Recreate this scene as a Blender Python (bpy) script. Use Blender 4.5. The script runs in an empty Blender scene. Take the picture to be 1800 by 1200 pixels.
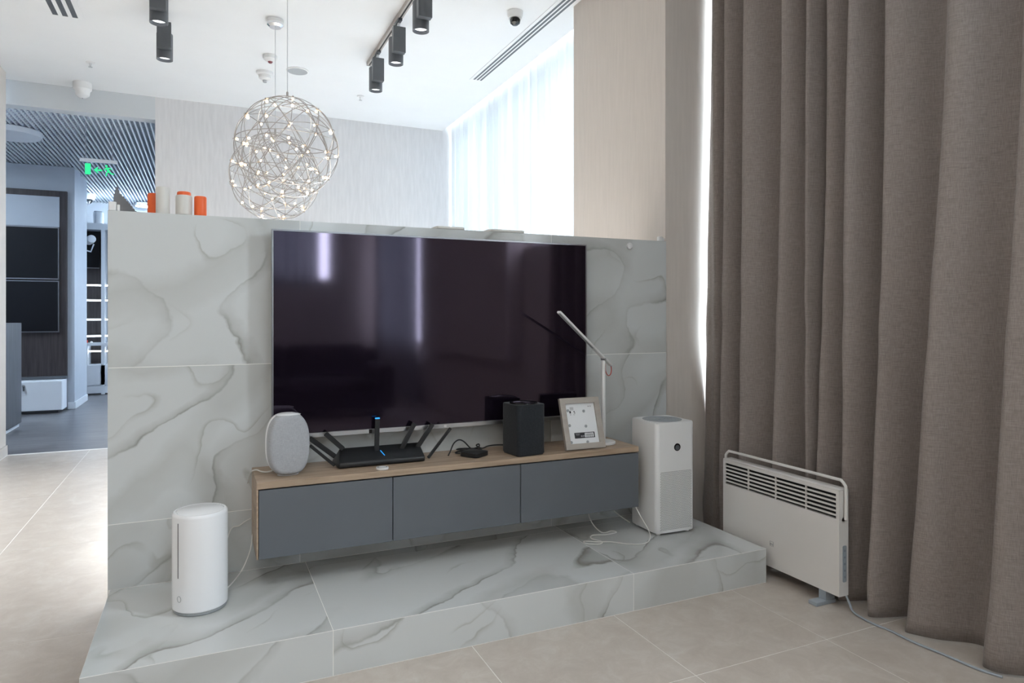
import bpy, bmesh, math, random
from mathutils import Vector, Matrix
R = math.radians
random.seed(7)
S = bpy.context.scene
C = S.collection

# ------------------------------------------------------------------ camera, world, exposure
cd = bpy.data.cameras.new('camera'); cam = bpy.data.objects.new('camera', cd); C.objects.link(cam)
cd.sensor_width = 36; cd.lens = 23.73; cd.shift_y = -0.02528; cd.clip_start = 0.05
cam.location = (0, 0, 1.225); cam.rotation_euler = (R(90), 0, R(-24.416))
S.camera = cam
S.view_settings.view_transform = 'Standard'; S.view_settings.look = 'None'
S.view_settings.gamma = 1; S.view_settings.use_curve_mapping = False
S.view_settings.exposure = 0.14
w = bpy.data.worlds.new('sky'); S.world = w; w.use_nodes = True
bg = w.node_tree.nodes['Background']; bg.inputs[0].default_value = (0.84, 0.93, 1.0, 1); bg.inputs[1].default_value = 28.0
cy_ = S.cycles; cy_.max_bounces = 8; cy_.diffuse_bounces = 4; cy_.adaptive_threshold = 0.02; cy_.glossy_bounces = 4; cy_.transparent_max_bounces = 8; cy_.caustics_reflective = False; cy_.caustics_refractive = False; cy_.sample_clamp_indirect = 8

def portal(name, loc, rot, sx, sz):
    l = bpy.data.lights.new(name, 'AREA'); l.shape = 'RECTANGLE'; l.size = sx; l.size_y = sz
    l.cycles.is_portal = True
    o = bpy.data.objects.new(name, l); o.location = loc; o.rotation_euler = rot; C.objects.link(o)

# ------------------------------------------------------------------ materials
def mat(name, col, rough=0.5, metal=0.0, spec=0.5, emit=None, estr=0, bump=0, bscale=200, var=0, vscale=3, stretch=(1, 1, 1)):
    m = bpy.data.materials.new(name); m.use_nodes = True
    nt = m.node_tree; b = nt.nodes['Principled BSDF']
    b.inputs['Base Color'].default_value = (*col, 1); b.inputs['Roughness'].default_value = rough
    b.inputs['Metallic'].default_value = metal; b.inputs['Specular IOR Level'].default_value = spec
    if emit:
        b.inputs['Emission Color'].default_value = (*emit, 1); b.inputs['Emission Strength'].default_value = estr
    if bump or var:
        tc = nt.nodes.new('ShaderNodeTexCoord'); mp = nt.nodes.new('ShaderNodeMapping')
        mp.inputs['Scale'].default_value = stretch
        nt.links.new(tc.outputs['Object'], mp.inputs[0])
        if bump:
            n = nt.nodes.new('ShaderNodeTexNoise'); n.inputs['Scale'].default_value = bscale; n.inputs['Detail'].default_value = 3
            nt.links.new(mp.outputs[0], n.inputs['Vector'])
            bp = nt.nodes.new('ShaderNodeBump'); bp.inputs['Strength'].default_value = bump; bp.inputs['Distance'].default_value = 0.002
            nt.links.new(n.outputs[0], bp.inputs['Height']); nt.links.new(bp.outputs[0], b.inputs['Normal'])
        if var:
            n = nt.nodes.new('ShaderNodeTexNoise'); n.inputs['Scale'].default_value = vscale; n.inputs['Detail'].default_value = 5
            nt.links.new(mp.outputs[0], n.inputs['Vector'])
            r = nt.nodes.new('ShaderNodeValToRGB')
            r.color_ramp.elements[0].position = 0.3; r.color_ramp.elements[1].position = 0.7
            r.color_ramp.elements[0].color = (*[max(0, c * (1 - var)) for c in col], 1)
            r.color_ramp.elements[1].color = (*[min(1, c * (1 + var)) for c in col], 1)
            nt.links.new(n.outputs[0], r.inputs[0]); nt.links.new(r.outputs[0], b.inputs['Base Color'])
    return m

def N(nt, kind, **kw):
    n = nt.nodes.new(kind)
    for k, v in kw.items():
        if hasattr(n, k): setattr(n, k, v)
    return n

def marble_mat():
    m = bpy.data.materials.new('marble'); m.use_nodes = True; nt = m.node_tree; L = nt.links.new
    b = nt.nodes['Principled BSDF']; b.inputs['Roughness'].default_value = 0.16; b.inputs['Specular IOR Level'].default_value = 0.5
    tc = N(nt, 'ShaderNodeTexCoord'); oi = N(nt, 'ShaderNodeObjectInfo')
    off = N(nt, 'ShaderNodeVectorMath', operation='SCALE'); off.inputs[0].default_value = (37.0, 51.0, 23.0)
    L(oi.outputs['Random'], off.inputs['Scale'])
    add = N(nt, 'ShaderNodeVectorMath', operation='ADD'); L(tc.outputs['Object'], add.inputs[0]); L(off.outputs[0], add.inputs[1])
    def vein(scale, along, across, roty, rotz, edge, fade, warp):
        # long one-sided streaks: a crisp edge that fades away on one flank
        ang = N(nt, 'ShaderNodeMath', operation='MULTIPLY_ADD'); ang.inputs[1].default_value = R(26); ang.inputs[2].default_value = R(roty); L(oi.outputs['Random'], ang.inputs[0])
        eu = N(nt, 'ShaderNodeCombineXYZ'); eu.inputs[0].default_value = R(8); L(ang.outputs[0], eu.inputs[1]); eu.inputs[2].default_value = R(rotz)
        ro = N(nt, 'ShaderNodeVectorRotate', rotation_type='EULER_XYZ'); L(eu.outputs[0], ro.inputs['Rotation']); L(add.outputs[0], ro.inputs['Vector'])
        wn = N(nt, 'ShaderNodeTexNoise'); wn.inputs['Scale'].default_value = 2.6; wn.inputs['Detail'].default_value = 5; wn.inputs['Roughness'].default_value = 0.55; L(add.outputs[0], wn.inputs['Vector'])
        ws = N(nt, 'ShaderNodeVectorMath', operation='SCALE'); ws.inputs['Scale'].default_value = warp; L(wn.outputs['Color'], ws.inputs[0])
        wa = N(nt, 'ShaderNodeVectorMath', operation='ADD'); L(ro.outputs[0], wa.inputs[0]); L(ws.outputs[0], wa.inputs[1])
        mp = N(nt, 'ShaderNodeMapping'); mp.inputs['Scale'].default_value = (along, across, across); L(wa.outputs[0], mp.inputs[0])
        no = N(nt, 'ShaderNodeTexNoise'); no.inputs['Scale'].default_value = scale; no.inputs['Detail'].default_value = 1.2; no.inputs['Roughness'].default_value = 0.4
        L(mp.outputs[0], no.inputs['Vector'])
        r = N(nt, 'ShaderNodeValToRGB'); e = r.color_ramp.elements
        e[0].position = 0.5 - edge; e[0].color = (0, 0, 0, 1); e[1].position = 0.5; e[1].color = (1, 1, 1, 1)
        k = e.new(0.5 + edge * 1.5); k.color = (.45, .45, .45, 1); k = e.new(0.5 + fade); k.color = (0, 0, 0, 1)
        L(no.outputs[0], r.inputs[0]); return r.outputs[0]
    v1 = vein(1.0, 0.16, 2.2, 24, -34, 0.007, 0.05, 0.16)
    v2 = vein(0.7, 0.22, 2.2, 24, -34, 0.05, 0.10, 0.20)
    v3 = vein(1.6, 0.20, 2.4, 32, -40, 0.006, 0.025, 0.14)
    br = N(nt, 'ShaderNodeTexNoise'); br.inputs['Scale'].default_value = 2.4; br.inputs['Detail'].default_value = 3; L(add.outputs[0], br.inputs['Vector'])
    bm_ = N(nt, 'ShaderNodeMapRange'); bm_.inputs[1].default_value = 0.40; bm_.inputs[2].default_value = 0.62; bm_.inputs[3].default_value = 0.22; L(br.outputs[0], bm_.inputs[0])
    b3 = N(nt, 'ShaderNodeTexNoise'); b3.inputs['Scale'].default_value = 3.1; b3.inputs['Detail'].default_value = 2; L(off.outputs[0], b3.inputs['Vector']); L(add.outputs[0], b3.inputs['Vector'])
    bm3 = N(nt, 'ShaderNodeMapRange'); bm3.inputs[1].default_value = 0.48; bm3.inputs[2].default_value = 0.62; L(b3.outputs[0], bm3.inputs[0])
    def mul(a, bb):
        n = N(nt, 'ShaderNodeMath', operation='MULTIPLY')
        if isinstance(a, float): n.inputs[0].default_value = a
        else: L(a, n.inputs[0])
        if isinstance(bb, float): n.inputs[1].default_value = bb
        else: L(bb, n.inputs[1])
        return n.outputs[0]
    def mix(f, a, bcol):
        n = N(nt, 'ShaderNodeMix', data_type='RGBA'); L(f, n.inputs[0])
        if isinstance(a, tuple): n.inputs[6].default_value = (*a, 1)
        else: L(a, n.inputs[6])
        n.inputs[7].default_value = (*bcol, 1)
        return n.outputs[2]
    c0 = mix(mul(v2, 0.50), MARBLE, (0.43, 0.435, 0.415))
    c1 = mix(mul(mul(v1, bm_.outputs[0]), 0.95), c0, (0.25, 0.245, 0.22))
    c2 = mix(mul(mul(v3, bm3.outputs[0]), 0.75), c1, (0.36, 0.36, 0.33))
    L(c2, b.inputs['Base Color'])
    return m
MARBLE = (0.60, 0.62, 0.62)

def floor_mat():
    m = mat('floor_tile', (0.52, 0.45, 0.385), 0.3)
    nt = m.node_tree; L = nt.links.new; b = nt.nodes['Principled BSDF']
    tc = N(nt, 'ShaderNodeTexCoord'); oi = N(nt, 'ShaderNodeObjectInfo')
    off = N(nt, 'ShaderNodeVectorMath', operation='SCALE'); off.inputs[0].default_value = (17.0, 31.0, 3.0); L(oi.outputs['Random'], off.inputs['Scale'])
    add = N(nt, 'ShaderNodeVectorMath', operation='ADD'); L(tc.outputs['Object'], add.inputs[0]); L(off.outputs[0], add.inputs[1])
    n1 = N(nt, 'ShaderNodeTexNoise'); n1.inputs['Scale'].default_value = 9; n1.inputs['Detail'].default_value = 9; n1.inputs['Distortion'].default_value = 0.5; n1.inputs['Roughness'].default_value = 0.74
    L(add.outputs[0], n1.inputs['Vector'])
    r = N(nt, 'ShaderNodeValToRGB'); e = r.color_ramp.elements
    e[0].position = 0.28; e[0].color = (0.46, 0.40, 0.35, 1); e[1].position = 0.72; e[1].color = (0.60, 0.555, 0.505, 1)
    k = e.new(0.52); k.color = (0.53, 0.47, 0.415, 1)
    L(n1.outputs[0], r.inputs[0]); L(r.outputs[0], b.inputs['Base Color'])
    n2 = N(nt, 'ShaderNodeTexNoise'); n2.inputs['Scale'].default_value = 60; n2.inputs['Detail'].default_value = 3; L(add.outputs[0], n2.inputs['Vector'])
    bp = N(nt, 'ShaderNodeBump'); bp.inputs['Strength'].default_value = 0.06; bp.inputs['Distance'].default_value = 0.002
    L(n2.outputs[0], bp.inputs['Height']); L(bp.outputs[0], b.inputs['Normal'])
    return m

def wood_mat(name, lo, hi, axis_scale=(1.2, 18, 18), rough=0.45):
    m = mat(name, hi, rough); nt = m.node_tree; L = nt.links.new; b = nt.nodes['Principled BSDF']
    tc = N(nt, 'ShaderNodeTexCoord'); mp = N(nt, 'ShaderNodeMapping'); mp.inputs['Scale'].default_value = axis_scale
    L(tc.outputs['Object'], mp.inputs[0])
    n1 = N(nt, 'ShaderNodeTexNoise'); n1.inputs['Scale'].default_value = 3; n1.inputs['Detail'].default_value = 7; n1.inputs['Distortion'].default_value = 0.5
    L(mp.outputs[0], n1.inputs['Vector'])
    r = N(nt, 'ShaderNodeValToRGB'); e = r.color_ramp.elements
    e[0].position = 0.3; e[0].color = (*lo, 1); e[1].position = 0.68; e[1].color = (*hi, 1)
    L(n1.outputs[0], r.inputs[0]); L(r.outputs[0], b.inputs['Base Color'])
    return m

def fabric_mat(name, lo, hi, freq=420):
    m = mat(name, hi, 0.9, spec=0.15); nt = m.node_tree; L = nt.links.new; b = nt.nodes['Principled BSDF']
    b.inputs['Sheen Weight'].default_value = 0.15
    tc = N(nt, 'ShaderNodeTexCoord')
    outs = []
    for sc in ((freq, freq, freq * 0.06), (freq * 0.05, freq * 0.05, freq)):
        mp = N(nt, 'ShaderNodeMapping'); mp.inputs['Scale'].default_value = sc; L(tc.outputs['Object'], mp.inputs[0])
        n = N(nt, 'ShaderNodeTexNoise'); n.inputs['Scale'].default_value = 1; n.inputs['Detail'].default_value = 2; L(mp.outputs[0], n.inputs['Vector'])
        outs.append(n.outputs[0])
    ad = N(nt, 'ShaderNodeMath', operation='ADD'); L(outs[0], ad.inputs[0]); L(outs[1], ad.inputs[1])
    r = N(nt, 'ShaderNodeMapRange'); r.inputs[1].default_value = 0.7; r.inputs[2].default_value = 1.3; L(ad.outputs[0], r.inputs[0])
    mx = N(nt, 'ShaderNodeMix', data_type='RGBA'); L(r.outputs[0], mx.inputs[0]); mx.inputs[6].default_value = (*lo, 1); mx.inputs[7].default_value = (*hi, 1)
    L(mx.outputs[2], b.inputs['Base Color'])
    bp = N(nt, 'ShaderNodeBump'); bp.inputs['Strength'].default_value = 0.25; bp.inputs['Distance'].default_value = 0.001
    L(ad.outputs[0], bp.inputs['Height']); L(bp.outputs[0], b.inputs['Normal'])
    return m

def sheer_mat():
    m = bpy.data.materials.new('sheer_fabric'); m.use_nodes = True; nt = m.node_tree; L = nt.links.new
    nt.nodes.remove(nt.nodes['Principled BSDF']); out = nt.nodes['Material Output']
    t = N(nt, 'ShaderNodeBsdfTranslucent'); tc = N(nt, 'ShaderNodeTexCoord'); mp = N(nt, 'ShaderNodeMapping'); mp.inputs['Scale'].default_value = (.5, 9, .12); L(tc.outputs['Object'], mp.inputs[0])
    no = N(nt, 'ShaderNodeTexNoise'); no.inputs['Scale'].default_value = 1.6; no.inputs['Detail'].default_value = 5; no.inputs['Roughness'].default_value = .6; L(mp.outputs[0], no.inputs['Vector'])
    rp = N(nt, 'ShaderNodeValToRGB'); e = rp.color_ramp.elements; e[0].position = .34; e[0].color = (0.056, 0.067, 0.074, 1); e[1].position = .66; e[1].color = (0.115, 0.12, 0.125, 1)  # light and dark of overlapping folds put into the colour as streaks
    L(no.outputs[0], rp.inputs[0]); L(rp.outputs[0], t.inputs[0])
    d = N(nt, 'ShaderNodeBsdfDiffuse'); d.inputs[0].default_value = (0.9, 0.92, 0.94, 1)
    tr = N(nt, 'ShaderNodeBsdfTransparent')
    m1 = N(nt, 'ShaderNodeMixShader'); m1.inputs[0].default_value = 0.45; L(t.outputs[0], m1.inputs[1]); L(d.outputs[0], m1.inputs[2])
    m2 = N(nt, 'ShaderNodeMixShader'); m2.inputs[0].default_value = 0.0; L(m1.outputs[0], m2.inputs[1]); L(tr.outputs[0], m2.inputs[2])
    L(m2.outputs[0], out.inputs[0]); return m

def pane_mat(name='window_glass', tint=(0.95, 0.97, 0.98)):
    m = bpy.data.materials.new(name); m.use_nodes = True; nt = m.node_tree; L = nt.links.new
    nt.nodes.remove(nt.nodes['Principled BSDF']); out = nt.nodes['Material Output']
    tr = N(nt, 'ShaderNodeBsdfTransparent'); tr.inputs[0].default_value = (*tint, 1)
    g = N(nt, 'ShaderNodeBsdfGlossy'); g.inputs['Roughness'].default_value = 0.03
    lw = N(nt, 'ShaderNodeLayerWeight'); lw.inputs[0].default_value = 0.5
    pw = N(nt, 'ShaderNodeMath', operation='POWER'); pw.inputs[1].default_value = 4; L(lw.outputs['Facing'], pw.inputs[0])
    fr = N(nt, 'ShaderNodeMath', operation='MULTIPLY_ADD'); fr.inputs[1].default_value = 0.7; fr.inputs[2].default_value = 0.03; L(pw.outputs[0], fr.inputs[0])
    mx = N(nt, 'ShaderNodeMixShader'); L(fr.outputs[0], mx.inputs[0]); L(tr.outputs[0], mx.inputs[1]); L(g.outputs[0], mx.inputs[2])
    L(mx.outputs[0], out.inputs[0]); return m

def emit_mat(name, col, st):
    return mat(name, col, 0.5, emit=col, estr=st)

M = dict(
    marble=marble_mat(), floor=floor_mat(), grout=mat('grout', (0.84, 0.81, 0.77), 0.8, var=.05), grout_w=mat('pale_grout', (0.86, 0.85, 0.82), 0.8, var=.04),
    ceiling=mat('ceiling_paint', (0.86, 0.87, 0.88), 0.85, var=.01), beige=mat('beige_wallpaper', (0.64, 0.585, 0.54), 0.8, bump=.25, bscale=160, var=.03, vscale=60, stretch=(1, 1, .08)),
    greywall=mat('grey_wallpaper', (0.70, 0.695, 0.71), 0.8, bump=.3, bscale=90, var=.05, vscale=40, stretch=(1, 1, .12)),
    white=mat('white_plastic', (0.80, 0.80, 0.80), 0.35, var=.01), gloss_white=mat('gloss_white', (0.86, 0.87, 0.89), 0.22, var=.005),
    cream=mat('cream_metal', (0.76, 0.735, 0.71), 0.4, var=.01), black=mat('black_plastic', (0.009, 0.010, 0.012), 0.4, bump=.1, bscale=300),
    blackgloss=mat('black_gloss', (0.006, 0.006, 0.008), 0.08), charcoal=mat('charcoal_metal', (0.075, 0.083, 0.095), 0.45, var=.05, vscale=20),
    anthracite=mat('grey_lacquer', (0.115, 0.128, 0.145), 0.38, var=.02, vscale=5), steel=mat('brushed_steel', (0.55, 0.56, 0.58), 0.28, metal=1, bump=.05, bscale=200, stretch=(.02, 1, 1)),
    bezel=mat('dark_steel', (0.30, 0.30, 0.32), 0.3, metal=1, var=.02), chrome=mat('chrome', (0.8, 0.8, 0.82), 0.08, metal=1, var=.01),
    wire=mat('bronze_wire', (0.40, 0.375, 0.36), 0.3, metal=1, var=.05), oak=wood_mat('oak', (0.28, 0.20, 0.138), (0.46, 0.35, 0.255)),
    darkwood=wood_mat('dark_wood', (0.018, 0.014, 0.016), (0.05, 0.04, 0.042), (14, 14, .8)), greywood=wood_mat('grey_wood', (0.05, 0.052, 0.062), (0.09, 0.095, 0.11), (14, 14, .8)),
    shopfloor=wood_mat('dark_floor', (0.075, 0.075, 0.082), (0.15, 0.15, 0.16), (.8, 6, 6), 0.3), curtain=fabric_mat('taupe_linen', (0.205, 0.173, 0.158), (0.32, 0.275, 0.254), 600),
    sheer=sheer_mat(), glass=pane_mat(), greyfab=fabric_mat('grey_knit', (0.30, 0.31, 0.33), (0.44, 0.455, 0.48), 1500), blackfab=fabric_mat('black_knit', (0.010, 0.012, 0.015), (0.03, 0.034, 0.04), 1300),
    heatgrey=mat('blue_grey_plastic', (0.33, 0.37, 0.41), 0.45, var=.02), greymesh=mat('grey_mesh', (0.34, 0.36, 0.38), 0.5, var=.06, vscale=150), dark=mat('dark_void', (0.02, 0.02, 0.022), 0.8, var=.05),
    orange=mat('orange_wax', (0.80, 0.12, 0.02), 0.45, var=.03, vscale=20), ivory=mat('ivory_wax', (0.64, 0.625, 0.59), 0.4, var=.02, vscale=20),
    frame=wood_mat('pale_frame', (0.36, 0.325, 0.29), (0.43, 0.395, 0.355), (1, 10, 10), 0.6), paper=mat('paper', (0.78, 0.80, 0.82), 0.7, var=.01), cable_w=mat('white_cable', (0.70, 0.69, 0.66), 0.45, var=.02),
    print_=mat('ink_grey', (0.30, 0.30, 0.32), 0.7, var=.05, vscale=200), ink=mat('ink_black', (0.03, 0.03, 0.035), 0.7, var=.1, vscale=200), red=mat('red_cord', (0.50, 0.05, 0.03), 0.5, var=.05),
    blue=emit_mat('blue_led', (0.02, 0.25, 0.65), 1.2), bulb=emit_mat('warm_bulb', (1.0, 0.70, 0.40), 7.0), led=emit_mat('cool_led', (0.85, 0.93, 1.0), 10.0),
    uplight=emit_mat('added_uplight_glow', (0.66, 0.83, 1.0), 60.0), tower=mat('tower_grey', (.16, .17, .185), .5, var=.04, vscale=60), fill_light=emit_mat('added_fill_glow', (1.0, 0.94, 0.86), 18.0), panel_light=emit_mat('lamp_diffuser', (0.72, 0.86, 1.0), 75.0), spot=emit_mat('spot_lens', (0.95, 0.97, 1.0), 1.2), green=emit_mat('exit_green', (0.02, 0.62, 0.22), 0.9),
    acrylic=pane_mat('acrylic', (0.86, 0.91, 0.95)), slat=mat('grille_slat', (0.70, 0.75, 0.80), 0.4, var=.02), bluewhite=mat('shop_white', (0.72, 0.76, 0.82), 0.4, var=.02),
    shopgrey=mat('shop_grey', (0.42, 0.46, 0.52), 0.6, var=.03), sofa=fabric_mat('dark_sofa_cloth', (0.018, 0.012, 0.014), (0.035, 0.025, 0.028), 600), screen=mat('shop_screen', (0.006, 0.006, 0.008), 0.3, spec=.25, var=.05),
)
def tv_mat():
    m = mat('tv_glass', (0.006, 0.004, 0.008), 0.06); b = m.node_tree.nodes['Principled BSDF']
    b.inputs['Specular IOR Level'].default_value = 0.7; b.inputs['Specular Tint'].default_value = (0.86, 0.72, 0.95, 1); return m
M['tv'] = tv_mat()
for k_ in ('bulb', 'spot', 'blue', 'green'): M[k_].cycles.emission_sampling = 'NONE'

# ------------------------------------------------------------------ mesh helpers
def box(bm, x0, x1, y0, y1, z0, z1, bev=0.0, seg=2):
    vs = [bm.verts.new(p) for p in ((x0, y0, z0), (x1, y0, z0), (x1, y1, z0), (x0, y1, z0), (x0, y0, z1), (x1, y0, z1), (x1, y1, z1), (x0, y1, z1))]
    fs = [bm.faces.new([vs[i] for i in f]) for f in ((3, 2, 1, 0), (4, 5, 6, 7), (0, 1, 5, 4), (1, 2, 6, 5), (2, 3, 7, 6), (3, 0, 4, 7))]
    if bev:
        es = list({e for f in fs for e in f.edges})
        bmesh.ops.bevel(bm, geom=es, offset=bev, segments=seg, profile=0.5, affect='EDGES')

def tube(bm, pts, r, n=8, closed=False):
    pts = [Vector(p) for p in pts]; k = len(pts); rings = []; up = None
    for i, p in enumerate(pts):
        if closed: t = pts[(i + 1) % k] - pts[i - 1]
        else: t = pts[min(i + 1, k - 1)] - pts[max(i - 1, 0)]
        t.normalize()
        if up is None: up = t.orthogonal().normalized()
        up = (up - t * up.dot(t)).normalized(); v = t.cross(up)
        rings.append([bm.verts.new(p + (up * math.cos(2 * math.pi * j / n) + v * math.sin(2 * math.pi * j / n)) * r) for j in range(n)])
    for i in range(k if closed else k - 1):
        a, b = rings[i], rings[(i + 1) % k]
        for j in range(n): bm.faces.new((a[j], a[(j + 1) % n], b[(j + 1) % n], b[j]))
    if not closed:
        bm.faces.new(rings[0][::-1]); bm.faces.new(rings[-1])

def smooth_path(pts, sub=6, closed=False):
    pts = [Vector(p) for p in pts]; n = len(pts); out = []
    for i in range(n if closed else n - 1):
        if closed: a, b, c, d = pts[i - 1], pts[i], pts[(i + 1) % n], pts[(i + 2) % n]
        else: a, b, c, d = pts[max(i - 1, 0)], pts[i], pts[i + 1], pts[min(i + 2, n - 1)]
        for s in range(sub):
            t = s / sub
            out.append(0.5 * ((2 * b) + (c - a) * t + (2 * a - 5 * b + 4 * c - d) * t * t + (3 * b - a - 3 * c + d) * t ** 3))
    if not closed: out.append(pts[-1])
    return out

def lathe(bm, prof, n=32, cx=0, cy=0, cz=0, sx=1, sy=1):
    rings = []
    for r, z in prof:
        if r < 1e-6: rings.append([bm.verts.new((cx, cy, cz + z))])
        else: rings.append([bm.verts.new((cx + r * sx * math.cos(2 * math.pi * j / n), cy + r * sy * math.sin(2 * math.pi * j / n), cz + z)) for j in range(n)])
    for a, b in zip(rings, rings[1:]):
        for j in range(n):
            q = (j + 1) % n
            if len(a) == 1 and len(b) == 1: continue
            if len(a) == 1: bm.faces.new((a[0], b[q], b[j]))
            elif len(b) == 1: bm.faces.new((a[j], a[q], b[0]))
            else: bm.faces.new((a[j], a[q], b[q], b[j]))
    if len(rings[0]) > 1: bm.faces.new(rings[0][::-1])
    if len(rings[-1]) > 1: bm.faces.new(rings[-1])

def prism(bm, poly, z0, z1, bev=0.0, seg=2):
    a = [bm.verts.new((x, y, z0)) for x, y in poly]; b = [bm.verts.new((x, y, z1)) for x, y in poly]; n = len(poly)
    fs = [bm.faces.new(a[::-1]), bm.faces.new(b)]
    for i in range(n): fs.append(bm.faces.new((a[i], a[(i + 1) % n], b[(i + 1) % n], b[i])))
    if bev:
        es = [e for e in {e for f in fs[:2] for e in f.edges}]
        bmesh.ops.bevel(bm, geom=es, offset=bev, segments=seg, profile=0.5, affect='EDGES')

def rrect(w, d, r, k=6, cx=0, cy=0):
    out = []
    for sx, sy, a0 in ((1, 1, 0), (-1, 1, 90), (-1, -1, 180), (1, -1, 270)):
        for i in range(k + 1):
            a = R(a0 + 90 * i / k); out.append((cx + sx * (w / 2 - r) + r * math.cos(a), cy + sy * (d / 2 - r) + r * math.sin(a)))
    return out

def xf(bm, mtx, start=0):
    bm.verts.ensure_lookup_table()
    bmesh.ops.transform(bm, matrix=mtx, verts=bm.verts[start:])

def obj(name, bm, m, parent=None, loc=None, rot=None, sharp=35, kind=None):
    bmesh.ops.recalc_face_normals(bm, faces=bm.faces)
    me = bpy.data.meshes.new(name); bm.to_mesh(me); bm.free()
    me.polygons.foreach_set('use_smooth', [True] * len(me.polygons)); me.set_sharp_from_angle(angle=R(sharp))
    me.materials.append(m if not isinstance(m, str) else M[m])
    o = bpy.data.objects.new(name, me); C.objects.link(o)
    if parent: o.parent = parent
    if loc: o.location = loc
    if rot: o.rotation_euler = rot
    if kind: o['kind'] = kind
    return o

def B(*boxes, bev=0.0, seg=2):
    bm = bmesh.new()
    for b in boxes: box(bm, *b, bev=bev, seg=seg)
    return bm
def TB(pts, r, n=8, closed=False):
    bm = bmesh.new(); tube(bm, pts, r, n, closed); return bm
def LT(prof, n=32, **k):
    bm = bmesh.new(); lathe(bm, prof, n, **k); return bm
def PR(poly, z0, z1, bev=0.0, seg=2):
    bm = bmesh.new(); prism(bm, poly, z0, z1, bev, seg); return bm

def tag(o, label, cat, group=None):
    o['label'] = label; o['category'] = cat
    if group: o['group'] = group
    return o
def thing(name, label, cat, loc=(0, 0, 0), rz=0, group=None):
    o = bpy.data.objects.new(name, None); o.empty_display_size = 0.05; C.objects.link(o)
    o.location = loc; o.rotation_euler = (0, 0, rz)
    return tag(o, label, cat, group)
def struct(name, bm, m, label=None):
    o = obj(name, bm, m); o['kind'] = 'structure'
    if label: o['label'] = label
    return o
def copy_tree(o, parent=None):
    c = o.copy(); C.objects.link(c)
    if parent: c.parent = parent
    for ch in list(o.children): copy_tree(ch, c)
    return c
def text_bm(s, size):
    cu = bpy.data.curves.new('t', 'FONT'); cu.body = s; cu.size = size; cu.extrude = size * 0.02
    cu.align_x = 'CENTER'; cu.align_y = 'CENTER'
    o = bpy.data.objects.new('t', cu); C.objects.link(o); dg = bpy.context.evaluated_depsgraph_get()
    me = bpy.data.meshes.new_from_object(o.evaluated_get(dg)); bm = bmesh.new(); bm.from_mesh(me)
    bpy.data.objects.remove(o); bpy.data.curves.remove(cu); bpy.data.meshes.remove(me)
    return bm

# ------------------------------------------------------------------ the room
CZ = 3.363                                   # ceiling height
WX0, WX1, WY, WT = -0.348, 2.316, 3.04, 1.636  # marble partition
GX = 2.80                                    # glass plane of the window wall

# floor: screed plus tiles
fl = struct('floor', B((-1.75, 2.95, -5.6, 7.25, -0.1, -0.0007)), 'grout', 'beige stone tile floor with thin pale joints')
xs = [0.9 + 0.62 * k for k in range(-5, 5)]; ys = [1.834 + 1.22 * k for k in range(-7, 6)]
tile_cache = {}
def tile(x0, x1, y0, y1, par):
    if x1 - x0 < 0.03 or y1 - y0 < 0.03: return
    key = (round(x1 - x0, 3), round(y1 - y0, 3)); g = 0.0018
    cx, cy = (x0 + x1) / 2, (y0 + y1) / 2
    if key not in tile_cache:
        hx, hy = (x1 - x0) / 2 - g, (y1 - y0) / 2 - g
        bm = bmesh.new(); box(bm, -hx, hx, -hy, hy, -0.004, 0.0)
        o = obj('tile', bm, 'floor', par); tile_cache[key] = o.data
    else:
        o = bpy.data.objects.new('tile', tile_cache[key]); C.objects.link(o); o.parent = par
    o.location = (cx, cy, 0)
def clip(v, lo, hi): return max(lo, min(hi, v))
for x0, x1 in zip(xs, xs[1:]):
    for y0, y1 in zip(ys, ys[1:]):
        tile(clip(x0, -1.6, 2.8), clip(x1, -1.6, 2.8), clip(y0, -5.5, 7.2), clip(y1, -5.5, 7.2), fl)
struct('floor_shop', B((-5.0, 1.6, 7.25, 13.7, -0.1, -0.003)), 'shopfloor', 'dark grey wood-look floor of the shop beyond')

# ceilings
struct('ceiling', B((-1.75, 2.50, -5.6, 7.60, CZ, CZ + .12), (2.50, 2.95, -5.6, 3.05, CZ, CZ + .12), (2.50, 2.95, 3.05, 7.60, CZ + .16, CZ + .28)), 'ceiling', 'smooth white ceiling')
struct('trim_1', B((-1.75, -0.449, 7.454, 7.60, 3.14, CZ)), mat('bulkhead_shade', (.62, .65, .68), .85, var=.01), 'white bulkhead above the opening to the shop')  # grey tone stands in for shade on the white bulkhead

# walls
struct('wall_left', B((-1.75, -1.6, -5.6, 7.25, 0, CZ)), 'beige', 'beige left wall')
struct('baseboard_left', B((-1.6, -1.588, -5.5, 7.262, 0, .085), (-1.75, -1.588, 7.25, 7.262, 0, .085)), 'beige')
struct('wall_back', B((-0.449, 2.95, 7.454, 7.60, 0, CZ + .16)), 'greywall', 'pale grey wallpapered back wall')
struct('wall_pillar', B((WX1 + .004, 2.95, 3.055, 4.078, 0, CZ)), 'beige', 'beige wallpapered pillar between the windows')
RW = dict(n1=(-5.6, 3.055), n2=(4.078, 7.454))
struct('wall_right', B((GX - .08, 2.95, -5.6, 3.055, 0, .8), (GX - .08, 2.95, 4.078, 7.454, 0, .3),
                       (GX - .08, 2.95, -5.6, 3.055, 3.2, CZ), (GX - .08, 2.95, 4.078, 7.454, 3.3, CZ + .16),
                       (GX - .25, 2.95, -2.6, 0.2, .8, 3.2), (GX - .08, 2.95, 0.2, 1.05, .8, 1.85), (GX - .08, 2.95, -5.6, -5.3, .8, 3.2)), 'beige', 'beige window wall on the right')
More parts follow.
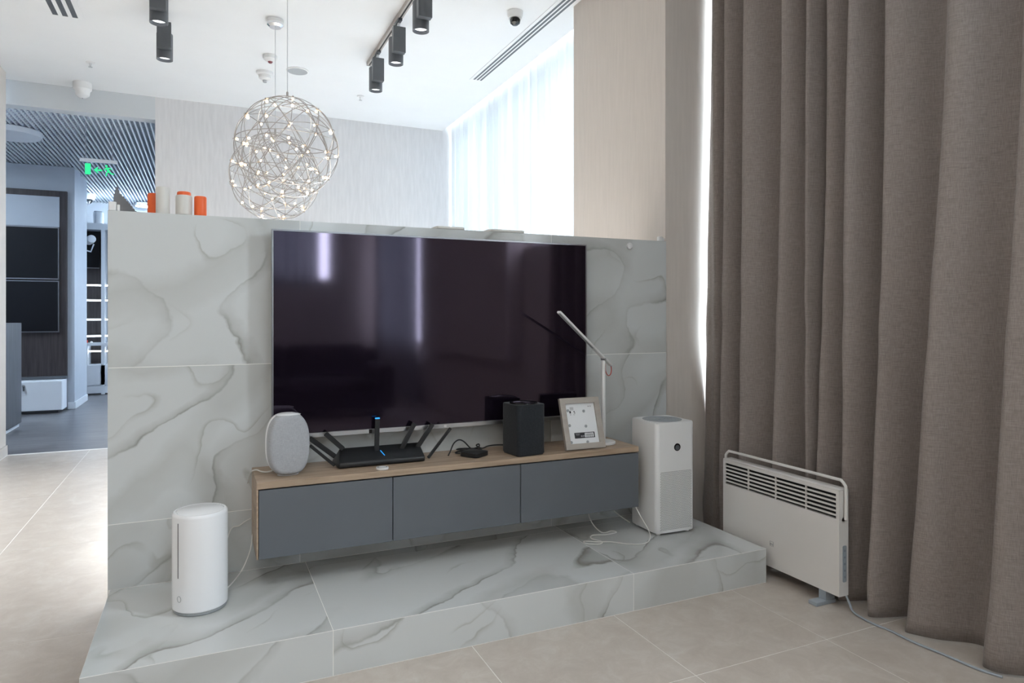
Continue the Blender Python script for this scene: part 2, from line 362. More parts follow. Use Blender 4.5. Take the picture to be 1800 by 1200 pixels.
struct('wall_rear', B((-1.75, .7, -5.6, -5.5, 0, CZ), (1.9, 2.95, -5.6, -5.5, 0, CZ), (.7, 1.9, -5.6, -5.5, 0, 1.8), (.7, 1.9, -5.6, -5.5, 3.0, CZ)), 'beige', 'beige rear wall')

def window(idx, y0, y1, z0, z1, n):
    fr = struct('window_%d' % idx, B((GX, GX + .06, y0, y0 + .05, z0, z1), (GX, GX + .06, y1 - .05, y1, z0, z1), (GX, GX + .06, y0 + .05, y1 - .05, z0, z0 + .05), (GX, GX + .06, y0 + .05, y1 - .05, z1 - .05, z1)), 'white', 'white framed window')
    for k in range(n):
        a = y0 + .05 + (y1 - y0 - .1) * k / n; b = y0 + .05 + (y1 - y0 - .1) * (k + 1) / n
        obj('pane', B((GX + .027, GX + .033, a, b, z0 + .05, z1 - .05)), 'glass', fr)
        if k: obj('mullion', B((GX, GX + .06, a - .025, a + .025, z0 + .05, z1 - .05)), 'white', fr)
    portal('window_portal', (GX + .1, (y0 + y1) / 2, (z0 + z1) / 2), (0, R(90), 0), z1 - z0, y1 - y0)
window(1, 1.05, 3.055, .8, 3.2, 2)
window(5, 0.2, 1.05, 1.85, 3.2, 1)
window(2, 4.078, 7.454, .3, 3.3, 3)
window(3, -5.3, -2.6, .8, 3.2, 2)
w4 = struct('window_4', B((.7, .74, -5.59, -5.53, 1.8, 3.0), (1.86, 1.9, -5.59, -5.53, 1.8, 3.0), (.74, 1.86, -5.59, -5.53, 1.8, 1.84), (.74, 1.86, -5.59, -5.53, 2.96, 3.0)), 'white', 'small high rear window')
obj('pane', B((.74, 1.86, -5.563, -5.557, 1.84, 2.96)), 'glass', w4)
portal('window_portal', (1.3, -5.62, 2.4), (R(90), 0, R(180)), 1.2, 1.2)

# marble partition and its slabs
wall = struct('wall_partition', B((WX0 + .0035, WX1 - .0035, WY + .0006, WY + .24, 0, WT - .002)), 'grout_w', 'low partition wall clad in pale veined marble slabs')
VX = [WX0, .372, 1.60, WX1]; VZ = [.156, .410, 1.021, WT]
def slab(par, x0, x1, y0, y1, z0, z1, g=.0013, flat='y'):
    c = ((x0 + x1) / 2, (y0 + y1) / 2, (z0 + z1) / 2); hx, hy, hz = (x1 - x0) / 2, (y1 - y0) / 2, (z1 - z0) / 2
    if flat != 'x': hx -= g
    if flat != 'y': hy -= g
    if flat != 'z': hz -= g
    return obj('marble_slab', B((-hx, hx, -hy, hy, -hz, hz)), 'marble', par, loc=c)
for i in range(3):
    for j in range(3): slab(wall, VX[i], VX[i + 1], WY, WY + .011, VZ[j], VZ[j + 1])
slab(wall, WX0, WX0 + .004, WY + .011, WY + .24, 0, WT, flat='x')

# marble platform
ST, SF, SL, SR = .156, 2.339, -0.340, 2.344
plat = thing('marble_platform', 'low pale veined marble platform step in front of the partition', 'platform', (0, 0, 0))
obj('core', B((SL + .0006, SR - .0006, SF + .0006, WY - .001, 0, ST - .0006)), 'grout_w', plat)
SX = [SL, .395, 1.616, SR]
for i in range(3):
    yb = WY - .001 if i == 0 else WY - .075
    slab(plat, SX[i], SX[i + 1], SF, yb, ST - .011, ST, flat='z')
    slab(plat, SX[i], SX[i + 1], SF, SF + .011, 0.001, ST - .0005, flat='y', )
slab(plat, SX[1], SX[2], WY - .075, WY - .001, ST - .011, ST, flat='z')
slab(plat, SX[2], SX[3], WY - .075, WY - .001, ST - .011, ST, flat='z')
slab(plat, SR - .011, SR, SF + .012, WY - .001, .001, ST - .0115, flat='x')
slab(plat, SL, SL + .011, SF + .012, WY - .001, .001, ST - .0115, flat='x')

# ------------------------------------------------------------------ curtains
def cosint(pts, y):
    for (a, va), (b, vb) in zip(pts, pts[1:]):
        if (a - y) * (b - y) <= 0:
            t = (y - a) / (b - a) if b != a else 0
            t = (1 - math.cos(math.pi * t)) / 2
            return va + (vb - va) * t
    return pts[-1][1]
# crest (Y, depth towards the room) at mid height
crest = [2.915, 2.80, 2.66, 2.405, 2.262, 2.19, 2.02, 1.85, 1.588, 1.328, 1.13]
amp = [.05, .10, .105, .09, .085, .06, .10, .11, .115, .105, .09]
fold_shift = [0, 0, -.01, .03, .0, .02, .02, .05, .14, .11, 0]
def build_curtain():
    bm = bmesh.new(); ny, nz = 420, 60; grid = []
    def xat(y, z):
        t = 1 - z / 3.34                       # 0 top, 1 bottom
        pts = []
        for i, (cy, a) in enumerate(zip(crest, amp)):
            drift = .012 * math.sin(i * 2.1 + t * 2.4)
            aa = a * (.72 + .45 * t ** 1.5) * (1 + .10 * math.sin(3.1 * i + 4 * t))
            cy = cy + fold_shift[i] * t * t; pts.append((cy + drift, aa))
            if i + 1 < len(crest):
                nx = crest[i + 1] + fold_shift[i + 1] * t * t; pts.append((cy + (nx - cy) * (.66 + .05 * math.sin(i * 1.7)), -.06 - .015 * math.sin(i * 5.3)))
        h = cosint(pts, clip(y, 1.16, 2.91))
        lean = .018 * t * (1 if y < 2.0 else max(0, 1 - (y - 2.0) / .25))
        rip = .004 * math.sin(y * 55 + 3 * t) * (.3 + t) + .007 * t * t * math.sin(11 * y + 8 * z + 2 * math.sin(5 * z)) + .004 * math.sin(23 * y - 2.2 * z)
        ret = max(0, (y - 2.92) / .115)
        return 2.588 - h - lean + rip + ret ** 1.3 * (.03 + .055 * (1 - t))
    for iz in range(nz + 1):
        z = 0.012 + (3.34 - .012) * (1 - iz / nz) ; row = []
        for iy in range(ny + 1):
            ye = 3.035 + .0185 * clip((1.05 - z) / .35, 0, 1); y = ye + (1.05 - ye) * iy / ny
            zz = z
            row.append(bm.verts.new((xat(y, z), y, zz)))
        grid.append(row)
    for a, b in zip(grid, grid[1:]):
        for i in range(ny): bm.faces.new((a[i], a[i + 1], b[i + 1], b[i]))
    o = obj('brown_curtain', bm, 'curtain', sharp=180)
    s = o.modifiers.new('solid', 'SOLIDIFY'); s.thickness = .003; s.offset = 0
    return tag(o, 'long pleated taupe brown curtain hanging to the floor behind the heater', 'curtain')
build_curtain()

def build_sheer(y0, y1, x, z0, z1, freq, name, label):
    bm = bmesh.new(); ny = int((y1 - y0) * 120); g = []
    rnd = [random.uniform(-1, 1) for _ in range(60)]
    def off(y):
        return .022 * math.sin(y * freq + 1.5 * math.sin(y * 3.1)) + .012 * math.sin(y * freq * 1.7 + 2 * math.sin(y * 1.7))
    for z in (z1, (z0 + z1) / 2, z0):
        g.append([bm.verts.new((x + off(y0 + (y1 - y0) * i / ny), y0 + (y1 - y0) * i / ny, z)) for i in range(ny + 1)])
    for a, b in zip(g, g[1:]):
        for i in range(ny): bm.faces.new((a[i], a[i + 1], b[i + 1], b[i]))
    o = obj(name, bm, 'sheer', sharp=180)
    return tag(o, label, 'curtain')
build_sheer(4.10, 7.44, 2.61, .02, CZ + .15, 52, 'sheer_curtain', 'bright white sheer curtain over the window behind the partition')

build_sheer(-5.3, -2.92, 2.62, .02, CZ - .02, 30, 'rear_sheer_curtain', 'white sheer curtain at the window mirrored in the television')

rs_ = build_sheer(0, 1.02, 0, 1.7, 3.1, 40, 'rear_window_sheer', 'short white sheer at the small rear window')
rs_.rotation_euler = (0, 0, R(-90)); rs_.location = (.68, -5.44, 0)

# ------------------------------------------------------------------ television
tv = thing('television', 'large flat television with thin silver bezel mounted on the marble wall', 'television', (1.005, 2.96, 0))
hx = .755
obj('housing', B((-hx + .01, hx - .01, .012, .055, .715, 1.578), bev=.004), 'black', tv)
obj('wall_mount', B((-.25, .25, .0555, .079, .95, 1.35)), 'charcoal', tv)
obj('screen', B((-hx + .007, hx - .007, .002, .011, .7275, 1.578)), 'tv', tv)
obj('bezel', B((-hx, -hx + .0065, 0, .03, .727, 1.585), (hx - .0065, hx, 0, .03, .727, 1.585), (-hx + .0066, hx - .0066, 0, .03, 1.5785, 1.585)), 'bezel', tv)
bar = obj('bottom_bar', B((-hx, hx, -.002, .03, .707, .7265), bev=.001, seg=1), 'steel', tv)
obj('sensor', B((-.352, -.338, -.004, -.002, .708, .726)), 'blackgloss', bar)
obj('emblem', PR(rrect(.013, .011, .003), -.001, .001), 'white', bar, loc=(0.0, -.0035, .7168), rot=(R(90), 0, 0))

# ------------------------------------------------------------------ floating cabinet
CT, CB, CF, CL, CR = .586, .292, 2.748, .177, 1.928
cab = thing('tv_cabinet', 'floating oak tv cabinet with three dark grey fronts', 'cabinet', ((CL + CR) / 2, CF, CB))
w2 = (CR - CL) / 2; dp = WY - CF - .001; h = CT - CB
obj('top_board', B((-w2, w2, 0, dp, h - .026, h), bev=.0012, seg=1), 'oak', cab)
obj('side_panel', B((-w2, -w2 + .016, .018, dp, 0, h - .0265)), wood_mat('oak_side', (0.28, 0.20, 0.138), (0.46, 0.35, 0.255), (12, 2, 12)), cab)
obj('side_panel', B((w2 - .016, w2, .018, dp, 0, h - .0265)), 'oak', cab)
obj('bottom_board', B((-w2 + .0165, w2 - .0165, .02, dp, .001, .017)), 'oak', cab)
obj('back_board', B((-w2 + .0165, w2 - .0165, dp - .01, dp, .0175, h - .027)), 'oak', cab)
obj('side_edge', B((-w2, -w2 + .006, .0, .0175, 0, h - .0265)), 'oak', cab)
fx = [-w2 + .0065, .706 - (CL + CR) / 2, 1.29 - (CL + CR) / 2, w2]
for i in range(3):
    obj('drawer_front', B((fx[i] + .0018, fx[i + 1] - .0018, -.001, .0165, 0.0, h - .031), bev=.001, seg=1), 'anthracite', cab)

# ------------------------------------------------------------------ devices on the cabinet
sp = thing('smart_speaker', 'rounded pale grey fabric smart speaker at the left end of the cabinet', 'speaker', (.302, 2.845, CT), R(4))
def pebble(w, hgt, d, zc, flat=.012):
    bm = bmesh.new(); n = 48; rings = []
    def outline(scale_x, scale_z):
        out = []
        for i in range(n):
            a = 2 * math.pi * i / n; ca, sa = math.cos(a), math.sin(a); e = 2 / 3.0
            x = w / 2 * scale_x * math.copysign(abs(ca) ** e, ca); z = hgt / 2 * scale_z * math.copysign(abs(sa) ** (2 / 2.5), sa)
            out.append((x, max(z + zc, .0015)))
        return out
    prof = [(-1, .70), (-.96, .82), (-.85, .91), (-.6, .97), (-.2, 1), (.2, 1), (.6, .97), (.85, .91), (.96, .82), (1, .70)]
    for t, s in prof: rings.append([bm.verts.new((x, t * d / 2, z)) for x, z in outline(1 - (1 - s) * .75, 1 - (1 - s) * .5)])
    for a, b in zip(rings, rings[1:]):
        for j in range(n): bm.faces.new((a[j], a[(j + 1) % n], b[(j + 1) % n], b[j]))
    bm.faces.new(rings[0][::-1]); bm.faces.new(rings[-1]); return bm
obj('fabric_body', pebble(.163, .243, .085, .1235), 'greyfab', sp, sharp=60)
obj('rim', pebble(.166, .246, .045, .124), 'gloss_white', sp, loc=(0, .03, 0), sharp=60)
obj('base', LT([(.0, 0), (.040, 0), (.042, .002), (.040, .005), (0, .005)], 32, sy=.6), 'gloss_white', sp)
obj('top_cap', LT([(0, .2385), (.047, .2385), (.050, .2415), (.040, .2455), (0, .2470)], 32, sy=.62), 'gloss_white', sp)
c1 = obj('speaker_cable', TB(smooth_path([(.245, 2.885, CT + .012), (.225, 2.90, CT + .006), (.205, 2.91, CT + .008), (.188, 2.92, CT + .014), (.172, 2.95, CT + .004), (.166, 2.99, CT - .02), (.160, 3.02, CT - .06)]), .0026), 'cable_w')
tag(c1, 'thin white cable from the smart speaker over the cabinet edge', 'cable')

rt = thing('wifi_router', 'black wedge-shaped wifi router with seven antennas', 'router', (.69, 2.848, CT))
def router_body(bm, grow=0):
    # x half width bottom/front .185, top back .165 ; local y 0..0.15
    bot = [(-.186, 0.004), (.186, 0.004), (.198, .135), (-.190, .135)]
    lip = [(-.186, 0), (.186, 0), (.200, .14), (-.192, .14)]
    top = [(-.186, 0.003), (.186, 0.003), (.194, .125), (-.160, .125)]
    zs = [[.003] * 4, [.010] * 4, [.024, .024, .065, .065]]
    rings = [[bm.verts.new((x, y, z)) for (x, y), z in zip(p, zz)] for p, zz in zip((bot, lip, top), zs)]
    fs = [bm.faces.new(rings[0][::-1]), bm.faces.new(rings[2])]
    for a, b in zip(rings, rings[1:]):
        for j in range(4): fs.append(bm.faces.new((a[j], a[(j + 1) % 4], b[(j + 1) % 4], b[j])))
    bmesh.ops.bevel(bm, geom=list(bm.edges), offset=.006, segments=3, profile=.5, affect='EDGES')
bm = bmesh.new(); router_body(bm); obj('body', bm, 'black', rt)
def flat_bar(p, q, wid, th, side):
    p, q = Vector(p), Vector(q); t = (q - p).normalized(); s = Vector(side); s = (s - t * s.dot(t)).normalized(); u = t.cross(s)
    bm = bmesh.new(); vs = []
    for base in (p, q):
        for a, b in ((-1, -1), (1, -1), (1, 1), (-1, 1)): vs.append(bm.verts.new(base + s * a * wid / 2 + u * b * th / 2))
    for f in ((3, 2, 1, 0), (4, 5, 6, 7), (0, 1, 5, 4), (1, 2, 6, 5), (2, 3, 7, 6), (3, 0, 4, 7)): bm.faces.new([vs[i] for i in f])
    bmesh.ops.bevel(bm, geom=list(bm.edges), offset=min(wid, th) * .2, segments=1, affect='EDGES')
    return bm
ants = [((.492, 2.88, .598), (.392, 2.88, .690), .013), ((.505, 2.945, .622), (.399, 2.945, .709), .020), ((.545, 2.975, .645), (.467, 2.96, .721), .020),
        ((.690, 2.972, .625), (.692, 2.965, .771), .0205), ((.803, 2.972, .625), (.862, 2.965, .739), .020), ((.876, 2.972, .625), (.947, 2.965, .729), .020), ((.898, 2.88, .594), (1.004, 2.88, .719), .013)]
for i, (p, q, wd) in enumerate(ants):
    if p[1] > 2.9:
        k_ = 2.93 / p[1]; p = (p[0] * k_, p[1] * k_, 1.225 - (1.225 - p[2]) * k_); k_ = 2.93 / q[1]; q = (q[0] * k_, q[1] * k_, 1.225 - (1.225 - q[2]) * k_)
    lp = [Vector(v) - Vector((.69, 2.848, CT)) for v in (p, q)]
    a = obj('antenna', flat_bar(lp[0], lp[1], wd, .010, (1, 0, 0) if i in (2, 3, 4, 5) else (0, 0, 1)), 'black', rt)
    if i == 3: obj('lit_tip', flat_bar(lp[1] + Vector((0, -.0005, -.004)), lp[1] + Vector((0, 0, .003)), .0205, .0115, (1, 0, 0)), 'blue', a)
sl = math.atan2(.041, .122)
obj('status_light', B((-.0016, .0016, -.022, .022, 0, .0012)), 'blue', rt, loc=(.01, .055, .0426), rot=(sl, 0, R(12)))
pk = thing('hub_sensor', 'small white round puck sensor in front of the router', 'sensor', (.671, 2.786, CT))
obj('body', LT([(0, 0), (.025, 0), (.0262, .002), (.0262, .006), (.025, .0085), (.0, .0088)], 32), 'white', pk); obj('ring', LT([(.0195, .0086), (.0205, .0091), (.0215, .0086)], 32), 'greymesh', pk)

bx = thing('media_box', 'small flat black media player box between router and black speaker', 'media player', (1.115, 2.873, CT), R(34))
obj('body', PR(rrect(.098, .098, .014), .002, .021, .002), 'black', bx); obj('foot', PR(rrect(.08, .08, .01), 0, .002), 'dark', bx)
pts = [(1.005, 2.915, CT + .003), (1.02, 2.93, CT + .018), (1.045, 2.955, CT + .047), (1.075, 2.968, CT + .060), (1.10, 2.965, CT + .050), (1.13, 2.955, CT + .018), (1.16, 2.95, CT + .006), (1.12, 2.972, CT + .006), (1.07, 2.962, CT + .008), (1.05, 2.94, CT + .006),
       (1.09, 2.925, CT + .006), (1.15, 2.94, CT + .010), (1.185, 2.955, CT + .008), (1.15, 2.98, CT + .012), (1.09, 2.985, CT + .015), (1.065, 2.965, CT + .016), (1.11, 2.945, CT + .016), (1.17, 2.962, CT + .02), (1.18, 2.98, CT + .03), (1.165, 2.975, CT + .025), (1.19, 2.965, CT + .012), (1.22, 2.965, CT + .02), (1.26, 2.965, CT + .022), (1.30, 2.96, CT + .02)]
tag(obj('power_cable', TB(smooth_path(pts, 5), .0032), 'black'), 'coiled thin black cable behind the media box', 'cable')

wf = thing('square_speaker', 'tall black fabric-covered square smart speaker beside the picture frame', 'speaker', (1.347, 2.838, CT), R(6.5))
obj('fabric_body', PR(rrect(.148, .15, .018), .006, .232, .003), 'blackfab', wf)
obj('base', PR(rrect(.14, .142, .016), 0, .006), 'black', wf)
tp = obj('top_panel', LT([(0, .2335), (.056, .2335), (.058, .2345), (.062, .2375), (.0645, .2375), (.0655, .2325), (.0, .2325)], 40), 'blackgloss', wf)

pf = thing('picture_frame', 'pale wooden picture frame leaning back with pinned instruction sheet', 'picture frame', (1.650, 2.775, CT + .0008), R(-1.5))
tilt = R(18)
def framed(name, bm, m, par, dy=0):
    return obj(name, bm, m, par, rot=(-tilt, 0, 0), loc=(0, 0, .0057))
FW, FH, FB = .213, .247, .027
bm = bmesh.new()
fo = [(-FW / 2, 0), (FW / 2, 0), (FW / 2, FH), (-FW / 2, FH)]; fi = [(-FW / 2 + FB, FB), (FW / 2 - FB, FB), (FW / 2 - FB, FH - FB), (-FW / 2 + FB, FH - FB)]
for k in range(4):
    a, b, c, d = fo[k], fo[(k + 1) % 4], fi[(k + 1) % 4], fi[k]
    bb = bmesh.new()
    f = [bb.verts.new((p[0], y, p[1])) for y in (0, .018) for p in (a, b, c, d)]
    for q in ((0, 1, 2, 3), (7, 6, 5, 4), (0, 4, 5, 1), (1, 5, 6, 2), (2, 6, 7, 3), (3, 7, 4, 0)): bb.faces.new([f[i] for i in q])
    framed('frame_side', bb, 'frame', pf)
sheet = framed('sheet', B((fi[0][0], fi[1][0], .010, .012, fi[0][1], fi[2][1])), 'paper', pf)
framed('backing', B((fi[0][0], fi[1][0], .0122, .017, fi[0][1], fi[2][1])), 'frame', pf)
iw = fi[1][0] - fi[0][0]; ih = fi[2][1] - fi[0][1]
def pp(u, v): return fi[0][0] + iw * u, fi[0][1] + ih * v
bm = bmesh.new()
def pbox(bm, u, v, wu, hv, y=.0092):
    x, z = pp(u, v); box(bm, x - wu * iw / 2, x + wu * iw / 2, y, .0099, z - hv * ih / 2, z + hv * ih / 2)
for k in range(4): pbox(bm, .22, .905 - .02 * k, .13 - .02 * (k % 2), .009)
pbox(bm, .80, .915, .035, .022); pbox(bm, .87, .915, .035, .022)
for u in (.16, .28):
    pbox(bm, u, .735, .05, .008); pbox(bm, u, .715, .035, .006)
obj('printed_text', bm, 'print_', sheet, kind='stuff')
bm = bmesh.new(); pbox(bm, .155, .79, .05, .06); pbox(bm, .29, .80, .03, .03); pbox(bm, .305, .765, .02, .03); obj('printed_picture', bm, 'ink', sheet)
bm = bmesh.new(); pbox(bm, .36, .20, .34, .14); bl = obj('black_label', bm, 'ink', sheet)
bm = bmesh.new(); pbox(bm, .705, .20, .35, .14); obj('black_label', bm, 'ink', sheet)
bm = bmesh.new(); pbox(bm, .69, .20, .30, .105, .0088); obj('white_label', bm, 'paper', sheet)
bm = bmesh.new()
for k in range(14): pbox(bm, .575 + .018 * k, .205, .006 + .005 * (k % 3 == 0), .06, .0085)
for k in range(4): pbox(bm, .60 + .06 * k, .162, .04, .012, .0085)
obj('barcode', bm, 'ink', sheet)
bm = bmesh.new()
for k in range(3): pbox(bm, .30, .245 - .018 * k, .16 - .03 * k, .007, .0087)
for u in (.43, .50): pbox(bm, u, .18, .05, .035, .0087)
obj('label_text', bm, 'print_', sheet)
for u, v in ((.085, .83), (.62, .80), (.07, .46), (.62, .42), (.05, .045), (.60, .03)):
    x, z = pp(u, v); bm = bmesh.new()
    for k in range(6):
        a = math.pi / 3 * k; lathe(bm, [(0, 0), (.0034, 0), (.0034, .0018), (0, .0022)], 8, cx=.0042 * math.cos(a), cy=.0042 * math.sin(a))
    lathe(bm, [(0, 0), (.003, 0), (.003, .003), (0, .0034)], 8)
    obj('rosette', bm, 'greymesh', sheet, loc=(x, .0098, z), rot=(R(90), 0, 0))
obj('stand', flat_bar((0, .078, .165), (0, .125, .004), .05, .004, (1, 0, 0)), 'frame', pf)

lp = thing('desk_lamp', 'slim white desk lamp with angled bar head and red cord', 'lamp', (1.812, 2.885, CT))
obj('base', LT([(0, 0), (.058, 0), (.060, .002), (.060, .011), (.057, .0135), (0, .0138)], 40), 'white', lp)
obj('pole', LT([(0, .0139), (.0105, .0139), (.0105, .412), (.0095, .416), (0, .416)], 20), 'white', lp)
hp = Vector((0, 0, .428)); he = Vector((1.489, 2.757, 1.243)) - Vector((1.812, 2.885, CT)); dr = (he - hp).normalized(); tail = hp - dr * .075
hd = obj('head_bar', flat_bar(tail, he, .022, .011, Vector((dr.y, -dr.x, 0))), 'white', lp)
dn = dr.cross(Vector((dr.y, -dr.x, 0)).normalized()); dn = dn if dn.z < 0 else -dn
obj('light_strip', flat_bar(hp + dr * .10 + dn * .0056, he - dr * .01 + dn * .0056, .014, .0016, Vector((dr.y, -dr.x, 0))), 'greymesh', hd)
obj('hinge', LT([(0, -.013), (.006, -.013), (.006, .013), (0, .013)], 16), 'steel', lp, loc=(0, 0, .421), rot=(R(90), 0, math.atan2(dr.y, dr.x)))
rp = [tail, tail + Vector((.006, .004, -.02)), tail + Vector((-.002, -.002, -.042)), tail + Vector((-.022, -.012, -.050)), tail + Vector((-.042, -.02, -.03)), Vector((.008, -.004, .400))]
obj('red_cord', TB(smooth_path(rp, 6), .0022), 'red', lp)

# ------------------------------------------------------------------ humidifier, purifier
hu = thing('humidifier', 'white cylindrical humidifier on the left end of the platform', 'humidifier', (-.018, 2.735, ST))
r0 = .094
obj('base', LT([(0, 0), (.086, 0), (.090, .004), (.090, .010), (0, .010)], 64), 'greymesh', hu)
obj('body', LT([(0, .0105), (.089, .0105), (r0, .016), (r0, .345), (.0925, .352), (.088, .357), (.081, .3575), (.0805, .354), (0, .354)], 72), 'gloss_white', hu)
obj('lid', LT([(0, .3545), (.078, .3545), (.079, .3565), (.076, .358), (0, .3585)], 64), 'gloss_white', hu)
ang = R(243)
bm = bmesh.new(); box(bm, r0 - .001, r0 + .0008, -.0016, .0016, .135, .330); obj('level_window', bm, 'charcoal', hu, rot=(0, 0, R(221)))
bm = bmesh.new(); tube(bm, [(r0 + .0003, .0085 * math.cos(a * math.pi / 12), .062 + .0105 * math.sin(a * math.pi / 12)) for a in range(24)], .0009, 5, True); obj('button_ring', bm, 'greymesh', hu, rot=(0, 0, R(224)))
tag(obj('humidifier_cable', TB(smooth_path([(.06, 2.80, ST + .028), (.082, 2.83, ST + .022), (.13, 2.90, ST + .05), (.165, 2.95, ST + .11), (.178, 3.0, ST + .16), (.185, 3.02, .31)]), .0024), 'cable_w'), 'white cable rising from the humidifier to the cabinet', 'cable')
tag(obj('wall_cable', TB(smooth_path([(.08, 3.028, .30), (.10, 3.028, .345), (.125, 3.027, .35), (.15, 3.03, .365), (.172, 3.03, .375)]), .0022), 'cable_w'), 'short white cable looped on the marble beside the cabinet', 'cable')

pu = thing('air_purifier', 'tall white square air purifier at the right end of the platform', 'air purifier', (2.098, 2.79, ST), R(-1))
PW, PH = .226, .534
for sx in (-1, 1):
    for sy in (-1, 1): obj('foot', LT([(0, 0), (.011, 0), (.012, .003), (.011, .012), (0, .012)], 16), 'white', pu, loc=(sx * .085, sy * .085, 0))
bm = PR(rrect(PW, PW, .022, 8), .012, .012 + PH - .002, .003)
obj('body', bm, 'white', pu)
zt = .012 + PH
obj('top_rim', PR(rrect(PW - .006, PW - .006, .02, 8), zt - .0018, zt + .001), 'white', pu)
tg = obj('top_grille', LT([(0, zt - .002), (.096, zt - .002), (.098, zt + .0022), (.093, zt + .0022), (0, zt + .0012)], 48), 'greymesh', pu)
for k in range(5):
    rr = .018 + .017 * k
    obj('grille_ring', TB([(rr * math.cos(a * math.pi / 20), rr * math.sin(a * math.pi / 20), zt + .0022) for a in range(40)], .0012, 5, True), 'heatgrey', tg)
fy = -PW / 2
dsp = obj('display', LT([(0, 0), (.0185, 0), (.0185, .0015), (.017, .002), (0, .002)], 32), 'blackgloss', pu, loc=(.008, fy, .425), rot=(R(90), 0, 0))
obj('display_lower', LT([(0, 0), (.013, 0), (.013, .0004), (0, .0004)], 24), 'charcoal', dsp, loc=(0, -.002, .002))
bm = bmesh.new()
for r in range(46):
    z = .028 + r * .0062
    for c in range(26):
        x = -.0895 + c * .0072 + (.0036 if r % 2 else 0)
        if x > .092: continue
        rad = .0021
        vs = [bm.verts.new((x + rad * math.cos(a * math.pi / 3), fy - .0002, z + rad * math.sin(a * math.pi / 3))) for a in range(6)]; bm.faces.new(vs)
obj('perforations', bm, 'charcoal', pu, kind='stuff')
for k, (pts, lb) in enumerate((
    ([(1.72, 2.90, .292), (1.725, 2.89, .25), (1.735, 2.86, .20), (1.77, 2.83, ST + .006), (1.83, 2.84, ST + .004), (1.84, 2.81, ST + .004), (1.78, 2.80, ST + .004), (1.71, 2.82, ST + .004), (1.68, 2.78, ST + .004), (1.70, 2.72, ST + .004), (1.67, 2.70, ST + .004), (1.62, 2.73, ST + .004), (1.63, 2.76, ST + .004), (1.68, 2.72, ST + .006), (1.74, 2.70, ST + .004), (1.80, 2.64, ST + .004), (1.88, 2.62, ST + .004), (1.945, 2.68, ST + .02), (1.93, 2.735, ST + .09), (1.915, 2.76, .292)], 'tangled white power cable on the platform under the cabinet'),
    ([(1.85, 2.93, .292), (1.87, 2.925, .26), (1.92, 2.92, .21), (1.99, 2.915, ST + .004)], 'short white cable running behind the air purifier'))):
    tag(obj('purifier_cable', TB(smooth_path(pts, 6), .0026), 'cable_w'), lb, 'cable')

# ------------------------------------------------------------------ convector heater (long side along Y)
HX, HY0, HY1, HZ0, HZ1 = 2.395, 1.99, 2.68, .056, .502
he_ = thing('convector_heater', 'cream convector panel heater standing in front of the brown curtain', 'heater', (HX + .027, (HY0 + HY1) / 2, 0))
hw = (HY1 - HY0) / 2; fx0, fx1 = -.027, .027
gz0, gz1 = HZ1 - .125, HZ1 - .014
obj('body', B((fx0, fx1, -hw, hw, HZ0, gz0)), 'cream', he_)
obj('inner_panel', B((fx0 + .016, fx1 - .003, -hw + .005, hw - .005, gz0 + .0005, HZ1 - .006)), 'dark', he_)
obj('rear_panel', B((fx1 - .0028, fx1, -hw + .0002, hw - .0002, gz0 + .0003, HZ1 - .006)), 'cream', he_)
obj('end_panel', B((fx0, fx1 - .003, -hw, -hw + .0045, gz0 + .0003, HZ1 - .006)), 'cream', he_)
obj('end_panel', B((fx0, fx1 - .003, hw - .0045, hw, gz0 + .0003, HZ1 - .006)), 'cream', he_)
obj('top_panel', B((fx0, fx1, -hw, hw, HZ1 - .0058, HZ1), bev=.002), 'cream', he_)
obj('front_rim', B((fx0, fx0 + .004, -hw + .0046, hw - .0046, gz1, HZ1 - .006), (fx0, fx0 + .004, -hw + .0046, -hw + .016, gz0 + .0003, gz1), (fx0, fx0 + .004, hw - .016, hw - .0046, gz0 + .0003, gz1)), 'cream', he_)
ns = 6; pitch = (gz1 - gz0) / ns
me = None
for k in range(ns):
    z = gz0 + pitch * (k + .62)
    if k == ns: break
    a = obj('slat', B((fx0, fx0 + .006, -hw + .0162, hw - .0162, z - pitch * .0, z + pitch * .38)), 'cream', he_)
for k in range(3):
    y = -hw + (2 * hw) * (k + 1) / 4
    obj('rib', B((fx0 - .0006, fx0 + .008, y - .002, y + .002, gz0, gz1)), 'cream', he_)
hr = [(0, -hw - .010, HZ1 - .125), (0, -hw - .010, HZ1 - .005), (0, -hw - .008, HZ1 + .015), (0, -hw + .012, HZ1 + .033), (0, -hw + .04, HZ1 + .035), (0, 0, HZ1 + .035), (0, hw - .04, HZ1 + .035), (0, hw - .012, HZ1 + .033), (0, hw + .008, HZ1 + .015), (0, hw + .010, HZ1 - .005), (0, hw + .010, HZ1 - .125)]
rail = obj('towel_rail', TB(smooth_path(hr, 6), .0065, 10), 'cream', he_)
for sy in (-1, 1): obj('rail_screw', LT([(0, 0), (.009, 0), (.009, .004), (0, .005)], 16), 'steel', rail, loc=(-.002, sy * hw, HZ1 - .127), rot=(R(90 * sy), 0, 0))
cp = obj('control_panel', PR(rrect(.022, .152, .006), 0, .0015), 'heatgrey', he_, loc=(.004, -hw, .19), rot=(R(90), 0, 0))
for k in range(5): obj('button', LT([(0, 0), (.005, 0), (.005, .0008), (0, .001)], 14), mat('button_grey', (.22, .25, .29), .4, var=.02) if k == 0 else bpy.data.materials['button_grey'], cp, loc=(0, -.055 + .0275 * k, .0015))
for y, ff in ((-hw + .085, -.085), (hw - .085, -.072)):
    ft = obj('foot', B((ff, .03, y - .022, y + .022, 0, .017), bev=.004), 'heatgrey', he_)
    obj('foot_bracket', B((-.026, .026, y - .018, y + .018, .0172, HZ0 + .004)), 'heatgrey', ft)
